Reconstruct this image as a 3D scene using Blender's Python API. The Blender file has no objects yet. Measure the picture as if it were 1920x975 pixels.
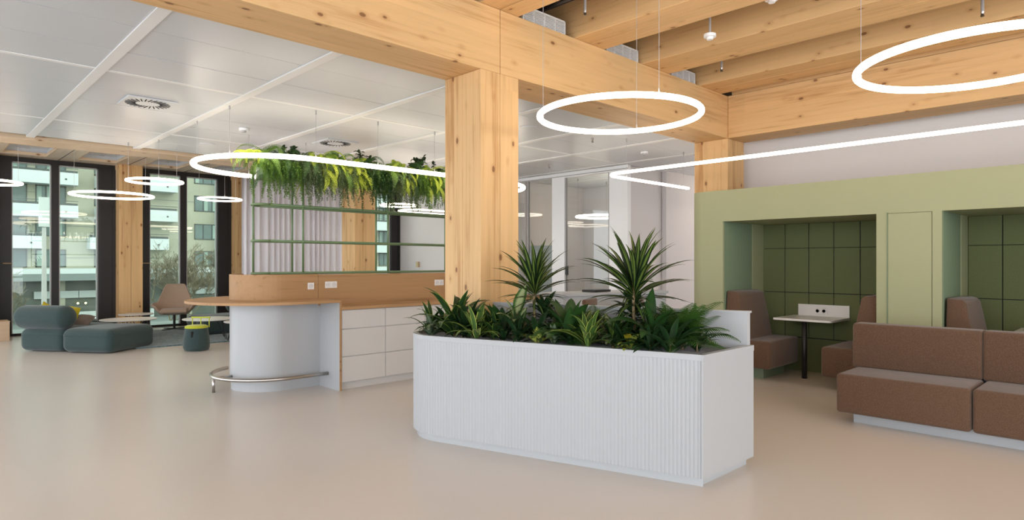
import bpy, bmesh, math, random
from mathutils import Vector, Matrix, Euler
random.seed(7)
C = bpy.context.scene.collection
S = bpy.context.scene
PI = math.pi
R_ = math.radians

# ------------------------------------------------------------------ camera
cam = bpy.data.cameras.new('camera'); camo = bpy.data.objects.new('camera', cam); C.objects.link(camo)
cam.sensor_width = 36; cam.lens = 36*1187/1920; cam.shift_y = 4.5/1920
cam.clip_end = 500; cam.clip_start = .05
camo.location = (0, 0, 1.5); camo.rotation_euler = (R_(90), 0, R_(-44.1))
S.camera = camo
# ------------------------------------------------------------------ world, view
w = bpy.data.worlds.new('overcast_sky'); S.world = w; w.use_nodes = True
wn = w.node_tree.nodes; wl = w.node_tree.links
bg = wn['Background']
tc = wn.new('ShaderNodeTexCoord'); sp = wn.new('ShaderNodeSeparateXYZ'); cr = wn.new('ShaderNodeValToRGB')
wl.new(tc.outputs['Generated'], sp.inputs[0]); wl.new(sp.outputs['Z'], cr.inputs[0]); wl.new(cr.outputs[0], bg.inputs[0])
cr.color_ramp.elements[0].position = .0; cr.color_ramp.elements[0].color = (.78, .84, .90, 1)
cr.color_ramp.elements[1].position = .7; cr.color_ramp.elements[1].color = (.93, .97, 1, 1)
bg.inputs[1].default_value = 5.0
S.view_settings.view_transform = 'Standard'; S.view_settings.look = 'None'
S.view_settings.gamma = 1; S.view_settings.use_curve_mapping = False
S.view_settings.exposure = 0.0
S.cycles.max_bounces = 8; S.cycles.diffuse_bounces = 5; S.cycles.glossy_bounces = 3
S.cycles.transmission_bounces = 6; S.cycles.transparent_max_bounces = 12
S.cycles.sample_clamp_indirect = 6; S.cycles.use_denoising = True
S.cycles.caustics_reflective = False; S.cycles.caustics_refractive = False
LAMP = 11.0        # strength of the ring lamps' opal tubes
TUBE_COL = (1, .86, .70)

# ------------------------------------------------------------------ materials
def nm(name):
    m = bpy.data.materials.new(name); m.use_nodes = True
    return m, m.node_tree.nodes, m.node_tree.links, m.node_tree.nodes['Principled BSDF']
def mathn(N, L, op, a, b=None, c=None):
    n = N.new('ShaderNodeMath'); n.operation = op
    for i, v in enumerate((a, b, c)):
        if v is None: continue
        if isinstance(v, (int, float)): n.inputs[i].default_value = v
        else: L.new(v, n.inputs[i])
    return n.outputs[0]
def mixc(N, L, f, a, b, mode='MIX'):
    n = N.new('ShaderNodeMix'); n.data_type = 'RGBA'; n.blend_type = mode
    for s, v in ((n.inputs[0], f), (n.inputs[6], a), (n.inputs[7], b)):
        if isinstance(v, (int, float)): s.default_value = v
        elif isinstance(v, tuple): s.default_value = (*v[:3], 1)
        else: L.new(v, s)
    return n.outputs[2]
def noise(N, L, vec, scale, detail=4, rough=.5):
    n = N.new('ShaderNodeTexNoise'); n.inputs['Scale'].default_value = scale
    n.inputs['Detail'].default_value = detail; n.inputs['Roughness'].default_value = rough
    L.new(vec, n.inputs['Vector']); return n.outputs[0]
def objco(N, L, scale=(1, 1, 1), src='Object'):
    t = N.new('ShaderNodeTexCoord'); mp = N.new('ShaderNodeMapping'); mp.inputs['Scale'].default_value = scale
    L.new(t.outputs[src], mp.inputs[0]); return mp.outputs[0]
def ramp(N, L, fac, stops):
    n = N.new('ShaderNodeValToRGB'); L.new(fac, n.inputs[0]); e = n.color_ramp.elements
    while len(e) < len(stops): e.new(.5)
    for i, (p, c) in enumerate(stops): e[i].position = p; e[i].color = (*c, 1)
    return n.outputs[0]
def bump(N, L, P, h, s=.2, d=.01):
    b = N.new('ShaderNodeBump'); b.inputs['Strength'].default_value = s; b.inputs['Distance'].default_value = d
    L.new(h, b.inputs['Height']); L.new(b.outputs[0], P.inputs['Normal'])
def plain(name, col, rough=.5, var=.05, scale=6, metal=0, bs=0, bsc=200, spec=.5):
    m, N, L, P = nm(name); v = objco(N, L)
    f = noise(N, L, v, scale, 3)
    a = tuple(max(0, x*(1-var)) for x in col); b = tuple(min(1, x*(1+var)) for x in col)
    L.new(mixc(N, L, f, a, b), P.inputs['Base Color'])
    P.inputs['Roughness'].default_value = rough; P.inputs['Metallic'].default_value = metal
    P.inputs['Specular IOR Level'].default_value = spec
    if bs: bump(N, L, P, noise(N, L, v, bsc, 2), bs, .003)
    return m
def fabric(name, col, col2, scale=160, bs=.5):
    m, N, L, P = nm(name); v = objco(N, L)
    f1 = noise(N, L, v, scale, 2, .7); f2 = noise(N, L, v, 3, 2)
    t = ramp(N, L, f1, [(.38, col2), (.62, col)])
    L.new(mixc(N, L, mathn(N, L, 'MULTIPLY', f2, .25), t, tuple(x*.75 for x in col)), P.inputs['Base Color'])
    P.inputs['Roughness'].default_value = .92; P.inputs['Specular IOR Level'].default_value = .2
    P.inputs['Sheen Weight'].default_value = .25
    bump(N, L, P, f1, bs, .003); return m
def timber(name, axis, base=(.66, .42, .20), dark=(.47, .245, .09), knots=True, lam=.16, lamw=.05):
    m, N, L, P = nm(name)
    sc = [22, 22, 22]; sc[axis] = .9
    g = noise(N, L, objco(N, L, tuple(sc)), 1.0, 5, .6)
    sc2 = [3, 3, 3]; sc2[axis] = .35
    g2 = noise(N, L, objco(N, L, tuple(sc2)), 1.0, 3, .5)
    col = ramp(N, L, mathn(N, L, 'ADD', mathn(N, L, 'MULTIPLY', g, .55), mathn(N, L, 'MULTIPLY', g2, .45)),
               [(.33, dark), (.46, base), (.66, tuple(min(1, x*1.12) for x in base))])
    # glued lamellas: a slightly different tone per layer
    t = N.new('ShaderNodeTexCoord'); sx = N.new('ShaderNodeSeparateXYZ'); L.new(t.outputs['Object'], sx.inputs[0])
    oth = [i for i in range(3) if i != axis]
    a = mathn(N, L, 'FLOOR', mathn(N, L, 'DIVIDE', sx.outputs[oth[0]], lam))
    b = mathn(N, L, 'FLOOR', mathn(N, L, 'DIVIDE', sx.outputs[oth[1]], lam))
    l2 = mathn(N, L, 'FLOOR', mathn(N, L, 'DIVIDE', sx.outputs[axis], 3.1))
    wv = N.new('ShaderNodeCombineXYZ'); L.new(a, wv.inputs[0]); L.new(b, wv.inputs[1]); L.new(l2, wv.inputs[2])
    wnz = N.new('ShaderNodeTexWhiteNoise'); L.new(wv.outputs[0], wnz.inputs[0])
    val = mathn(N, L, 'ADD', mathn(N, L, 'MULTIPLY', wnz.outputs[0], lamw*2), 1-lamw)
    cb = N.new('ShaderNodeCombineXYZ')
    for i in range(3): L.new(val, cb.inputs[i])
    col = mixc(N, L, 1.0, col, cb.outputs[0], 'MULTIPLY')
    if knots:
        ks = [6.2, 6.2, 6.2]; ks[axis] = 3.4
        vo = N.new('ShaderNodeTexVoronoi'); vo.inputs['Scale'].default_value = 1.0
        L.new(objco(N, L, tuple(ks)), vo.inputs['Vector'])
        wob = mathn(N, L, 'ADD', vo.outputs['Distance'], mathn(N, L, 'MULTIPLY', mathn(N, L, 'SUBTRACT', g, .5), .04))
        halo = ramp(N, L, wob, [(.10, (1, 1, 1)), (.24, (0, 0, 0))])
        core = ramp(N, L, wob, [(.085, (1, 1, 1)), (.11, (0, 0, 0))])
        col = mixc(N, L, mathn(N, L, 'MULTIPLY', halo, .38), col, (.42, .19, .06))
        col = mixc(N, L, mathn(N, L, 'MULTIPLY', core, .8), col, (.16, .06, .02))
    L.new(col, P.inputs['Base Color']); P.inputs['Roughness'].default_value = .55
    P.inputs['Specular IOR Level'].default_value = .35
    bump(N, L, P, g, .12, .004); return m
M = {}
M['tx'] = timber('spruce_along_x', 0); M['ty'] = timber('spruce_along_y', 1); M['tz'] = timber('spruce_upright', 2)
M['pale'] = timber('pale_spruce_along_x', 0, (.62, .47, .32), (.52, .37, .23))
M['soffit'] = timber('pale_spruce_boards', 1, (.66, .56, .44), (.55, .45, .34), knots=False, lam=.6)
M['oak'] = timber('oak_veneer', 0, (.41, .235, .11), (.23, .115, .045), knots=False, lam=30, lamw=.02)
M['ply'] = timber('plywood_box', 0, (.55, .40, .27), (.46, .32, .2), knots=False)
M['white'] = plain('matt_white_lacquer', (.43, .44, .455), .38, .015)
M['drawer'] = plain('white_drawer_front', (.62, .605, .59), .35, .015)
M['wall'] = plain('white_paint', (.70, .67, .67), .7, .02, 2)
M['wallw'] = plain('bright_white_paint', (.88, .89, .91), .7, .02, 2)
M['ceil'] = plain('white_metal_ceiling', (.60, .62, .65), .32, .02, 1.5)
M['band'] = plain('white_ceiling_profile', (.80, .80, .80), .4, .01)
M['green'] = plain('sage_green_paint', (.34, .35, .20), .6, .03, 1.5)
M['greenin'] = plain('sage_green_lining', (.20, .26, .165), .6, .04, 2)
M['greentile'] = fabric('moss_felt', (.165, .185, .085), (.125, .145, .06), 120, .3)
M['joint'] = plain('shadow_joint_green', (.02, .028, .012), .9)
M['brown'] = fabric('brown_wool', (.155, .09, .056), (.095, .052, .031), 170, .6)
M['teal'] = fabric('teal_wool', (.05, .082, .08), (.026, .046, .048), 150, .5)
M['taupe'] = fabric('taupe_wool', (.40, .29, .215), (.30, .21, .15), 150, .3)
M['lime'] = fabric('lime_fabric', (.55, .58, .04), (.42, .45, .03), 150, .2)
M['mustard'] = fabric('mustard_fabric', (.55, .45, .02), (.42, .34, .015), 150, .2)
M['grayc'] = fabric('grey_brown_fabric', (.20, .16, .13), (.13, .10, .085), 150, .2)
M['limemetal'] = plain('lime_metal', (.52, .58, .06), .4, .02)
M['rug'] = fabric('grey_blue_rug_pile', (.16, .23, .25), (.07, .10, .11), 14, .6)
M['black'] = plain('black_metal', (.012, .012, .013), .45, .1)
M['frame'] = plain('dark_bronze_frame', (.010, .008, .009), .5, .1)
M['steel'] = plain('brushed_steel', (.50, .47, .44), .3, .05, metal=1)
M['gray'] = plain('grey_metal', (.40, .39, .39), .45, .05)
M['deck'] = plain('dark_soffit_deck', (.10, .085, .08), .8, .1)
M['rack'] = plain('sage_steel_tube', (.13, .20, .09), .4, .04)
M['curtain'] = fabric('lavender_curtain', (.88, .86, .90), (.82, .80, .85), 240, .1)
M['table'] = plain('white_laminate', (.80, .78, .76), .35, .01)
M['soil'] = fabric('brown_clay_granules', (.10, .045, .028), (.03, .015, .01), 60, 1)
M['slot'] = plain('black_slot', (.01, .01, .01), .8, .1)
M['handle'] = plain('brass_coloured_handle', (.55, .40, .25), .35, .05, metal=.6)
M['cane'] = plain('plant_cane', (.28, .19, .10), .8, .25, 60, bs=.4)
M['bark'] = plain('grey_bark', (.16, .14, .10), .9, .2, 30)
M['cream'] = plain('cream_facade', (.36, .35, .28), .8, .04, .6)
M['balc'] = plain('white_balcony', (.52, .56, .58), .6, .02, .6)
M['winframe'] = plain('dark_window_frame', (.06, .07, .07), .5, .1)
M['extglass'] = plain('dim_house_glass', (.10, .14, .14), .15, .5, .9)
M['extcurtain'] = plain('pale_house_curtain', (.30, .38, .34), .8, .1)
M['fascia'] = plain('slate_fascia', (.17, .20, .20), .6, .06, .8)
M['street'] = plain('asphalt', (.13, .15, .15), .9, .1, .3)
M['shop'] = plain('dim_shopfront', (.10, .11, .095), .4, .5, .8)
M['blue'] = plain('blue_car_paint', (.03, .20, .45), .3, .05)
M['sign'] = plain('white_sign', (.45, .48, .48), .5, .02)
M['letter'] = plain('dark_letters', (.15, .16, .16), .5, .02)

# floor : poured resin
m, N, L, P = nm('poured_resin_floor'); v = objco(N, L)
f = noise(N, L, v, .5, 2, .4)
c_ = ramp(N, L, f, [(.3, (.645, .588, .538)), (.7, (.675, .615, .56))])
L.new(c_, P.inputs['Base Color']); P.inputs['Roughness'].default_value = .27
P.inputs['Specular IOR Level'].default_value = .4
M['floor'] = m
# opal tube
m, N, L, P = nm('warm_opal_tube'); N.remove(P); e = N.new('ShaderNodeEmission')
e.inputs[0].default_value = (*TUBE_COL, 1); e.inputs[1].default_value = LAMP
L.new(e.outputs[0], N['Material Output'].inputs[0]); M['tube'] = m
# glass : thin clear pane
def glassmat(name, tint, refl=1.5):
    m, N, L, P = nm(name); N.remove(P)
    t = N.new('ShaderNodeBsdfTransparent'); t.inputs[0].default_value = (*tint, 1)
    g = N.new('ShaderNodeBsdfGlossy'); g.inputs['Roughness'].default_value = 0.0; g.inputs[0].default_value = (1, 1, 1, 1)
    fr = N.new('ShaderNodeFresnel'); fr.inputs[0].default_value = refl
    mx = N.new('ShaderNodeMixShader'); L.new(fr.outputs[0], mx.inputs[0]); L.new(t.outputs[0], mx.inputs[1]); L.new(g.outputs[0], mx.inputs[2])
    L.new(mx.outputs[0], N['Material Output'].inputs[0]); return m
M['glass'] = glassmat('greenish_window_glass', (.74, .80, .73), 1.45)
M['clear'] = glassmat('clear_partition_glass', (.93, .96, .96), 1.3)
# leaves: u across, v along
def leafmat(name, mid, edge, pos=.55, soft=.1, spots=None, rough=.38):
    m, N, L, P = nm(name)
    uv = N.new('ShaderNodeUVMap'); sx = N.new('ShaderNodeSeparateXYZ'); L.new(uv.outputs[0], sx.inputs[0])
    a = mathn(N, L, 'MULTIPLY', mathn(N, L, 'ABSOLUTE', mathn(N, L, 'SUBTRACT', sx.outputs[0], .5)), 2)
    nz = noise(N, L, objco(N, L), 18, 3)
    a2 = mathn(N, L, 'ADD', a, mathn(N, L, 'MULTIPLY', mathn(N, L, 'SUBTRACT', nz, .5), .35))
    col = ramp(N, L, a2, [(max(0, pos-soft), mid), (min(1, pos+soft), edge)])
    if spots:
        vo = noise(N, L, objco(N, L), 70, 2)
        col = mixc(N, L, ramp(N, L, vo, [(.5, (0, 0, 0)), (.58, (1, 1, 1))]), col, spots)
    L.new(col, P.inputs['Base Color']); P.inputs['Roughness'].default_value = rough
    P.inputs['Specular IOR Level'].default_value = .4
    # a little light passes through a leaf
    tr = N.new('ShaderNodeBsdfTranslucent'); L.new(col, tr.inputs[0])
    mx = N.new('ShaderNodeMixShader'); mx.inputs[0].default_value = .22
    L.new(P.outputs[0], mx.inputs[1]); L.new(tr.outputs[0], mx.inputs[2]); L.new(mx.outputs[0], N['Material Output'].inputs[0])
    return m
G = {}
G['stripe'] = leafmat('dark_leaf_with_lime_midstripe', (.14, .21, .04), (.010, .028, .01), .38, .08)
G['dark'] = leafmat('dark_green_leaf', (.014, .04, .014), (.02, .055, .016), .5, .3)
G['mid'] = leafmat('mid_green_leaf', (.03, .085, .018), (.022, .065, .016), .5, .3)
G['lemon'] = leafmat('leaf_with_lemon_margin', (.06, .13, .03), (.42, .50, .10), .78, .08)
G['lemon2'] = leafmat('dark_leaf_with_lime_margin', (.02, .055, .015), (.22, .33, .05), .84, .06)
G['pale'] = leafmat('leaf_with_cream_centre', (.45, .50, .25), (.05, .13, .025), .55, .2)
G['silver'] = leafmat('silver_green_leaf', (.20, .25, .16), (.07, .12, .06), .5, .3)
G['spot'] = leafmat('yellow_speckled_leaf', (.45, .48, .10), (.30, .36, .07), .5, .3, (.05, .12, .02))
G['yellow'] = leafmat('yellow_leaf', (.60, .50, .04), (.42, .42, .05), .6, .2)
G['palm'] = leafmat('palm_green_leaflet', (.05, .125, .02), (.035, .095, .015), .5, .3)
G['fernlime'] = leafmat('lime_fern', (.50, .60, .06), (.40, .50, .05), .5, .3, rough=.6)
G['ferngreen'] = leafmat('green_fern', (.17, .30, .05), (.11, .22, .035), .5, .3, rough=.6)
G['ferndark'] = leafmat('deep_green_fern', (.06, .13, .035), (.04, .10, .025), .5, .3, rough=.6)
G['ferngrey'] = leafmat('grey_green_trailer', (.20, .27, .13), (.15, .21, .09), .5, .3, rough=.6)
G['bush'] = leafmat('dark_bushy_leaf', (.022, .04, .02), (.035, .055, .02), .5, .3)

# ------------------------------------------------------------------ mesh helpers
class MB:
    def __init__(s): s.v = []; s.f = []; s.uv = []; s.has = False
    def add(s, vs, fs, uvs=None):
        o = len(s.v); s.v += [tuple(x) for x in vs]; s.f += [tuple(i+o for i in q) for q in fs]
        if uvs: s.has = True; s.uv += uvs
        else: s.uv += [(.5, .5)]*len(vs)
        return s
    def box(s, x0, x1, y0, y1, z0, z1):
        return s.add([(x0, y0, z0), (x1, y0, z0), (x1, y1, z0), (x0, y1, z0), (x0, y0, z1), (x1, y0, z1), (x1, y1, z1), (x0, y1, z1)],
                     [(0, 3, 2, 1), (4, 5, 6, 7), (0, 1, 5, 4), (1, 2, 6, 5), (2, 3, 7, 6), (3, 0, 4, 7)])
    def tube(s, pts, r, n=8, closed=False, rs=None):
        pts = [Vector(p) for p in pts]; K = len(pts); vs = []; up = Vector((0, 0, 1))
        last = None
        for i, p in enumerate(pts):
            if closed: t = pts[(i+1) % K]-pts[i-1]
            else: t = pts[min(i+1, K-1)]-pts[max(i-1, 0)]
            t.normalize()
            if last is None or closed:
                a = t.cross(up) if abs(t.z) < .95 else t.cross(Vector((1, 0, 0)))
            else: a = last-t*last.dot(t)
            a.normalize(); last = a; b = t.cross(a)
            rr = rs[i] if rs else r
            for k in range(n):
                q = 2*PI*k/n; vs.append(p+(a*math.cos(q)+b*math.sin(q))*rr)
        fs = []
        for i in range(K if closed else K-1):
            j = (i+1) % K
            for k in range(n):
                l = (k+1) % n; fs.append((i*n+k, i*n+l, j*n+l, j*n+k))
        if not closed:
            fs.append(tuple(range(n))[::-1]); fs.append(tuple((K-1)*n+k for k in range(n)))
        return s.add(vs, fs)
    def lathe(s, prof, c=(0, 0, 0), n=32, cap=True):
        vs = []; fs = []
        for r, z in prof:
            for k in range(n):
                q = 2*PI*k/n; vs.append((c[0]+r*math.cos(q), c[1]+r*math.sin(q), c[2]+z))
        for i in range(len(prof)-1):
            for k in range(n):
                l = (k+1) % n; fs.append((i*n+k, i*n+l, (i+1)*n+l, (i+1)*n+k))
        if cap:
            fs.append(tuple(range(n))[::-1]); fs.append(tuple((len(prof)-1)*n+k for k in range(n)))
        return s.add(vs, fs)
    def prism(s, poly, z0, z1):
        n = len(poly)
        vs = [(x, y, z0) for x, y in poly]+[(x, y, z1) for x, y in poly]
        fs = [tuple(range(n))[::-1], tuple(range(n, 2*n))]+[(i, (i+1) % n, n+(i+1) % n, n+i) for i in range(n)]
        return s.add(vs, fs)
    def xf(s, mat):
        s.v = [tuple(mat @ Vector(p)) for p in s.v]; return s
    def mesh(s, name, mat, smooth=False):
        me = bpy.data.meshes.new(name); me.from_pydata(s.v, [], s.f); me.materials.append(mat)
        if s.has:
            ul = me.uv_layers.new(name='UVMap'); li = [0]*len(me.loops); me.loops.foreach_get('vertex_index', li)
            fl = []
            for i in li: fl += s.uv[i]
            ul.data.foreach_set('uv', fl)
        if smooth: me.polygons.foreach_set('use_smooth', [True]*len(me.polygons))
        me.update(); return me
def inst(name, me, parent=None, mw=None, loc=None, rot=None, sc=None):
    o = bpy.data.objects.new(name, me); C.objects.link(o); o.parent = parent
    if loc is not None: o.location = loc
    if rot is not None: o.rotation_euler = rot
    if sc is not None: o.scale = (sc,)*3 if isinstance(sc, (int, float)) else sc
    return o
def obj(name, mb, mat, parent=None, smooth=False, bev=0, segs=2, autos=False):
    """one mesh object; mb in world coordinates; children of a thing are moved to its local frame"""
    root = parent
    off = Vector((0, 0, 0))
    while root is not None:
        off += Vector(root.location); root = root.parent
    if off.length > 0 and not getattr(mb, 'local', False): mb.v = [(x-off.x, y-off.y, z-off.z) for x, y, z in mb.v]
    me = mb.mesh(name, mat, smooth)
    o = inst(name, me, parent)
    if bev:
        b = o.modifiers.new('bevel', 'BEVEL'); b.width = bev; b.segments = segs; b.limit_method = 'ANGLE'; b.angle_limit = R_(35)
    if autos:
        try: me.set_sharp_from_angle(angle=R_(40))
        except Exception: pass
    return o
def struct(name, mb, mat, parent=None, **k):
    o = obj(name, mb, mat, parent, **k)
    if parent is None: o['kind'] = 'structure'
    return o
def thing(name, label, cat, loc=(0, 0, 0), rz=0, group=None):
    o = bpy.data.objects.new(name, None); C.objects.link(o); o.location = loc; o.rotation_euler = (0, 0, rz)
    o.empty_display_size = .1
    o['label'] = label; o['category'] = cat
    if group: o['group'] = group
    return o
def tag(o, label, cat, group=None):
    o['label'] = label; o['category'] = cat
    if group: o['group'] = group
    return o
def B(*a): return MB().box(*a)
def T(pts, r, n=8, **k): return MB().tube(pts, r, n, **k)
def rbox(name, x0, x1, y0, y1, z0, z1, r, mat, parent=None, segs=4, local=False, puff=0):
    """soft upholstered block: bevelled box, optionally crowned"""
    bm = bmesh.new(); bmesh.ops.create_cube(bm, size=1)
    for v in bm.verts: v.co = Vector(((x0+x1)/2+v.co.x*(x1-x0), (y0+y1)/2+v.co.y*(y1-y0), (z0+z1)/2+v.co.z*(z1-z0)))
    bmesh.ops.bevel(bm, geom=bm.edges[:], offset=r, segments=segs, profile=.5, affect='EDGES', clamp_overlap=True)
    if puff:
        bmesh.ops.subdivide_edges(bm, edges=[e for e in bm.edges if e.calc_length() > .12], cuts=5, use_grid_fill=True)
        cx, cy, cz = (x0+x1)/2, (y0+y1)/2, (z0+z1)/2; hx, hy, hz = (x1-x0)/2, (y1-y0)/2, (z1-z0)/2
        for v in bm.verts:
            a = (v.co.x-cx)/hx; b = (v.co.y-cy)/hy; c = (v.co.z-cz)/hz
            k = puff*(1-a*a)*(1-b*b)
            if c > .5: v.co.z += k
    mb = MB(); bm.verts.index_update()
    mb.add([tuple(v.co) for v in bm.verts], [tuple(v.index for v in f.verts) for f in bm.faces]); bm.free()
    mb.local = local
    return obj(name, mb, mat, parent, smooth=True)
def rotz_pts(mb, c, a):
    ca, sa = math.cos(a), math.sin(a)
    mb.v = [(c[0]+(x-c[0])*ca-(y-c[1])*sa, c[1]+(x-c[0])*sa+(y-c[1])*ca, z) for x, y, z in mb.v]; return mb

# ================================================================== STRUCTURE
struct('floor', B(-6, 22, -6, 16.34, -.12, 0), M['floor'])
# --- main ceiling with its panels and raised profiles
ceil = struct('ceiling', B(-6, 22, 4.77, 11.36, 3.33, 3.38), M['deck'])
bx0 = 1.31
xs = [bx0+1.35*k for k in range(-5, 7)]
ys = [6.92+.71*k for k in range(-3, 7)]
pm = B(0, 1.25, 0, .702, 0, .02).mesh('panel', M['ceil'])
for i, x in enumerate(xs):
    for j in range(len(ys)-1):
        inst('panel', pm, ceil, loc=(x+.098, ys[j]+.004, 3.304+random.uniform(-.0015, .0015)), rot=(random.uniform(-.002, .002), 0, 0))
for x in xs + [xs[-1]+1.35]: obj('profile', B(x, x+.094, 4.78, 11.35, 3.294, 3.33), M['band'], ceil)
for y in (6.92, 9.76): obj('profile', B(-5.4, 9.45, y-.03, y+.03, 3.299, 3.33), M['band'], ceil)
obj('panel', B(10.9, 22, 4.78, 11.35, 3.30, 3.33), M['ceil'], ceil)
# --- facade zone soffit with recessed light panels
sof = MB(); ox = [1.43+1.225*k for k in range(-6, 9)]
sof.box(-6, 11, 11.9, 14.5, 3.65, 3.70); sof.box(-6, 11, 15.8, 16.35, 3.65, 3.70)
prev = -6
for x in ox:
    sof.box(prev, x, 14.5, 15.8, 3.65, 3.70); prev = x+.74
sof.box(prev, 11, 14.5, 15.8, 3.65, 3.70)
so = struct('ceiling_soffit', sof, M['soffit'])
tray = B(0, .78, 0, 1.34, 0, .02).mesh('panel', M['ceil'])
rim = MB(); rim.box(0, .74, 0, .02, 0, .06); rim.box(0, .74, 1.28, 1.30, 0, .06); rim.box(0, .02, .02, 1.28, 0, .06); rim.box(.72, .74, .02, 1.28, 0, .06)
rimm = rim.mesh('trim', M['pale'])
for x in ox:
    inst('panel', tray, so, loc=(x-.02, 14.48, 3.78)); inst('trim', rimm, so, loc=(x, 14.5, 3.645))
    obj('side', MB().box(x-.02, x, 14.5, 15.8, 3.66, 3.80).box(x+.74, x+.76, 14.5, 15.8, 3.66, 3.80).box(x, x+.74, 14.48, 14.5, 3.66, 3.80).box(x, x+.74, 15.8, 15.82, 3.66, 3.80), M['ceil'], so)
    h = MB().tube([(x+.37, 15.3, 3.78), (x+.37, 15.3, 3.70)], .006, 6).box(x+.33, x+.41, 15.295, 15.305, 3.695, 3.705)
    obj('hook', h, M['gray'], so)
for k in range(-6, 9):
    xb = 1.43+1.225*k-.24
    obj('joint', B(xb-.006, xb+.006, 12.0, 16.2, 3.644, 3.652), M['deck'], so)
# --- rear deck above the cross beams, pipes
deck = struct('ceiling_deck', B(-6, 9.1, -6, 4.76, 4.22, 4.34), M['deck'])
struct('wall_upper', B(-6, 22, 4.764, 4.80, 3.822, 4.34), M['deck'])
def beamthing(label, *a): return thing('timber_beam', label, 'beam', a)
# main beam: two lengths meeting over the column
mbm = beamthing('thick knotty spruce main beam crossing the room on the two square pillars', 3.97, 4.25, 3.232)
obj('beam_length', B(-6, 3.967, 4.25, 4.764, 3.232, 3.82), M['tx'], mbm, bev=.006)
obj('beam_length', B(3.973, 8.80, 4.25, 4.764, 3.232, 3.82), M['tx'], mbm, bev=.006)
# right beam
rbm = beamthing('thick spruce beam above the green booths, meeting the far pillar', 8.31, 4.0, 3.232)
obj('beam_length', B(8.31, 8.80, -6, 4.246, 3.232, 3.82), M['ty'], rbm, bev=.006)
# facade beam
fbm = beamthing('long pale spruce beam along the window side edge of the white ceiling', 2, 11.36, 3.27)
obj('beam_length', B(-6, 7.2, 11.36, 11.9, 3.265, 3.85), M['pale'], fbm, bev=.006)
obj('beam_length', B(7.205, 10.97, 11.36, 11.9, 3.265, 3.85), M['pale'], fbm, bev=.006)
# cross beams, each of two glued halves
cb = [(-.10, .38, 'double spruce cross beam nearest the left end of the main beam'),
      (1.20, 1.68, 'double spruce cross beam second from the left end of the main beam'),
      (2.48, 2.96, 'double spruce cross beam just left of the near pillar'),
      (3.73, 4.21, 'double spruce cross beam resting right above the near pillar'),
      (5.03, 5.53, 'double spruce cross beam between the first and second white air grilles'),
      (6.25, 6.82, 'double spruce cross beam between the second and third white air grilles'),
      (7.56, 8.14, 'double spruce cross beam right of the third white air grille'),
      (8.33, 8.80, 'spruce cross beam lying directly on top of the beam above the booths')]
for x0, x1, lb in cb:
    t = beamthing(lb, x0, 4.76, 3.82); xm = (x0+x1)/2
    if x0 > 8.2:
        obj('beam_half', B(x0, x1, -6, 4.2, 3.826, 4.22), M['ty'], t, bev=.005); continue
    obj('beam_half', B(x0, xm-.005, -6, 4.76, 3.822, 4.22), M['ty'], t, bev=.005)
    obj('beam_half', B(xm+.005, x1, -6, 4.76, 3.822, 4.22), M['ty'], t, bev=.005)
# columns
def column(x0, x1, y0, y1, z1, label, z0=0, halves=(1, 1)):
    t = thing('timber_column', label, 'pillar', ((x0+x1)/2, (y0+y1)/2, z0))
    nx, ny = halves
    for i in range(nx):
        for j in range(ny):
            a, b = x0+(x1-x0)*i/nx, x0+(x1-x0)*(i+1)/nx; c, d = y0+(y1-y0)*j/ny, y0+(y1-y0)*(j+1)/ny
            g = .0015
            obj('post', B(a+(g if i else 0), b-(g if i < nx-1 else 0), c+(g if j else 0), d-(g if j < ny-1 else 0), z0, z1), M['tz'], t, bev=.004)
    return t
column(3.73, 4.203, 4.25, 4.764, 3.231, 'big square spruce pillar rising behind the planter', halves=(2, 2))
column(8.31, 8.80, 4.25, 4.764, 3.231, 'spruce pillar standing behind the green booths at the beam corner')
column(6.61, 7.12, 11.38, 11.9, 3.264, 'spruce pillar beside the lavender curtain behind the green rack', halves=(2, 1))
for x, lb in ((.94, 'spruce window pillar left of the leftmost window, mostly out of frame'), (3.46, 'spruce window pillar between the two wide windows'),
              (5.96, 'spruce window pillar right beside the curtain edge'), (8.46, 'spruce window pillar hidden behind the curtain'), ):
    column(x, x+.46, 15.9, 16.28, 3.649, lb, halves=(2, 1))
# --- facade windows
wi = 0
for c0 in (-1.54, .96, 3.46, 5.96, 8.46):
    wi += 1
    def X(v): return c0-3.46+v
    f = MB(); y0, y1 = 16.26, 16.34
    f.box(X(3.92), X(6.0), y0, y1, 3.55, 3.65); f.box(X(3.92), X(6.0), y0, y1, 0, .05)
    f.box(X(4.80), X(4.93), y0-.02, y1, .05, 3.55)
    w_ = struct('window_%d' % wi, f, M['frame'])
    obj('door_leaf', B(X(3.90), X(4.14), y0-.03, y1, .02, 3.55), M['frame'], w_)
    obj('door_leaf', B(X(5.63), X(6.0), y0-.05, y1, .02, 3.55), M['frame'], w_)
    obj('leaf_frame', MB().box(X(5.63), X(5.68), y0-.065, y0-.05, .02, 3.55).box(X(5.90), X(5.95), y0-.065, y0-.05, .02, 3.55), M['black'], w_)
    obj('handle', MB().tube([(X(4.0), y0-.03, 1.48), (X(4.0), y0-.09, 1.48), (X(4.13), y0-.09, 1.48)], .012, 8), M['handle'], w_)
    for a, b in ((4.14, 4.80), (4.93, 5.63)):
        obj('pane', B(X(a), X(b), 16.295, 16.305, .05, 3.55), M['glass'], w_)
        e = .02
        obj('gasket', MB().box(X(a), X(a)+e, y0-.01, y1, .05, 3.55).box(X(b)-e, X(b), y0-.01, y1, .05, 3.55).box(X(a), X(b), y0-.01, y1, 3.53, 3.55), M['gray'], w_)
# --- inner walls
struct('wall_back_right', B(9.06, 9.3, -6, 4.76, 0, 4.22), M['wall'])
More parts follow.
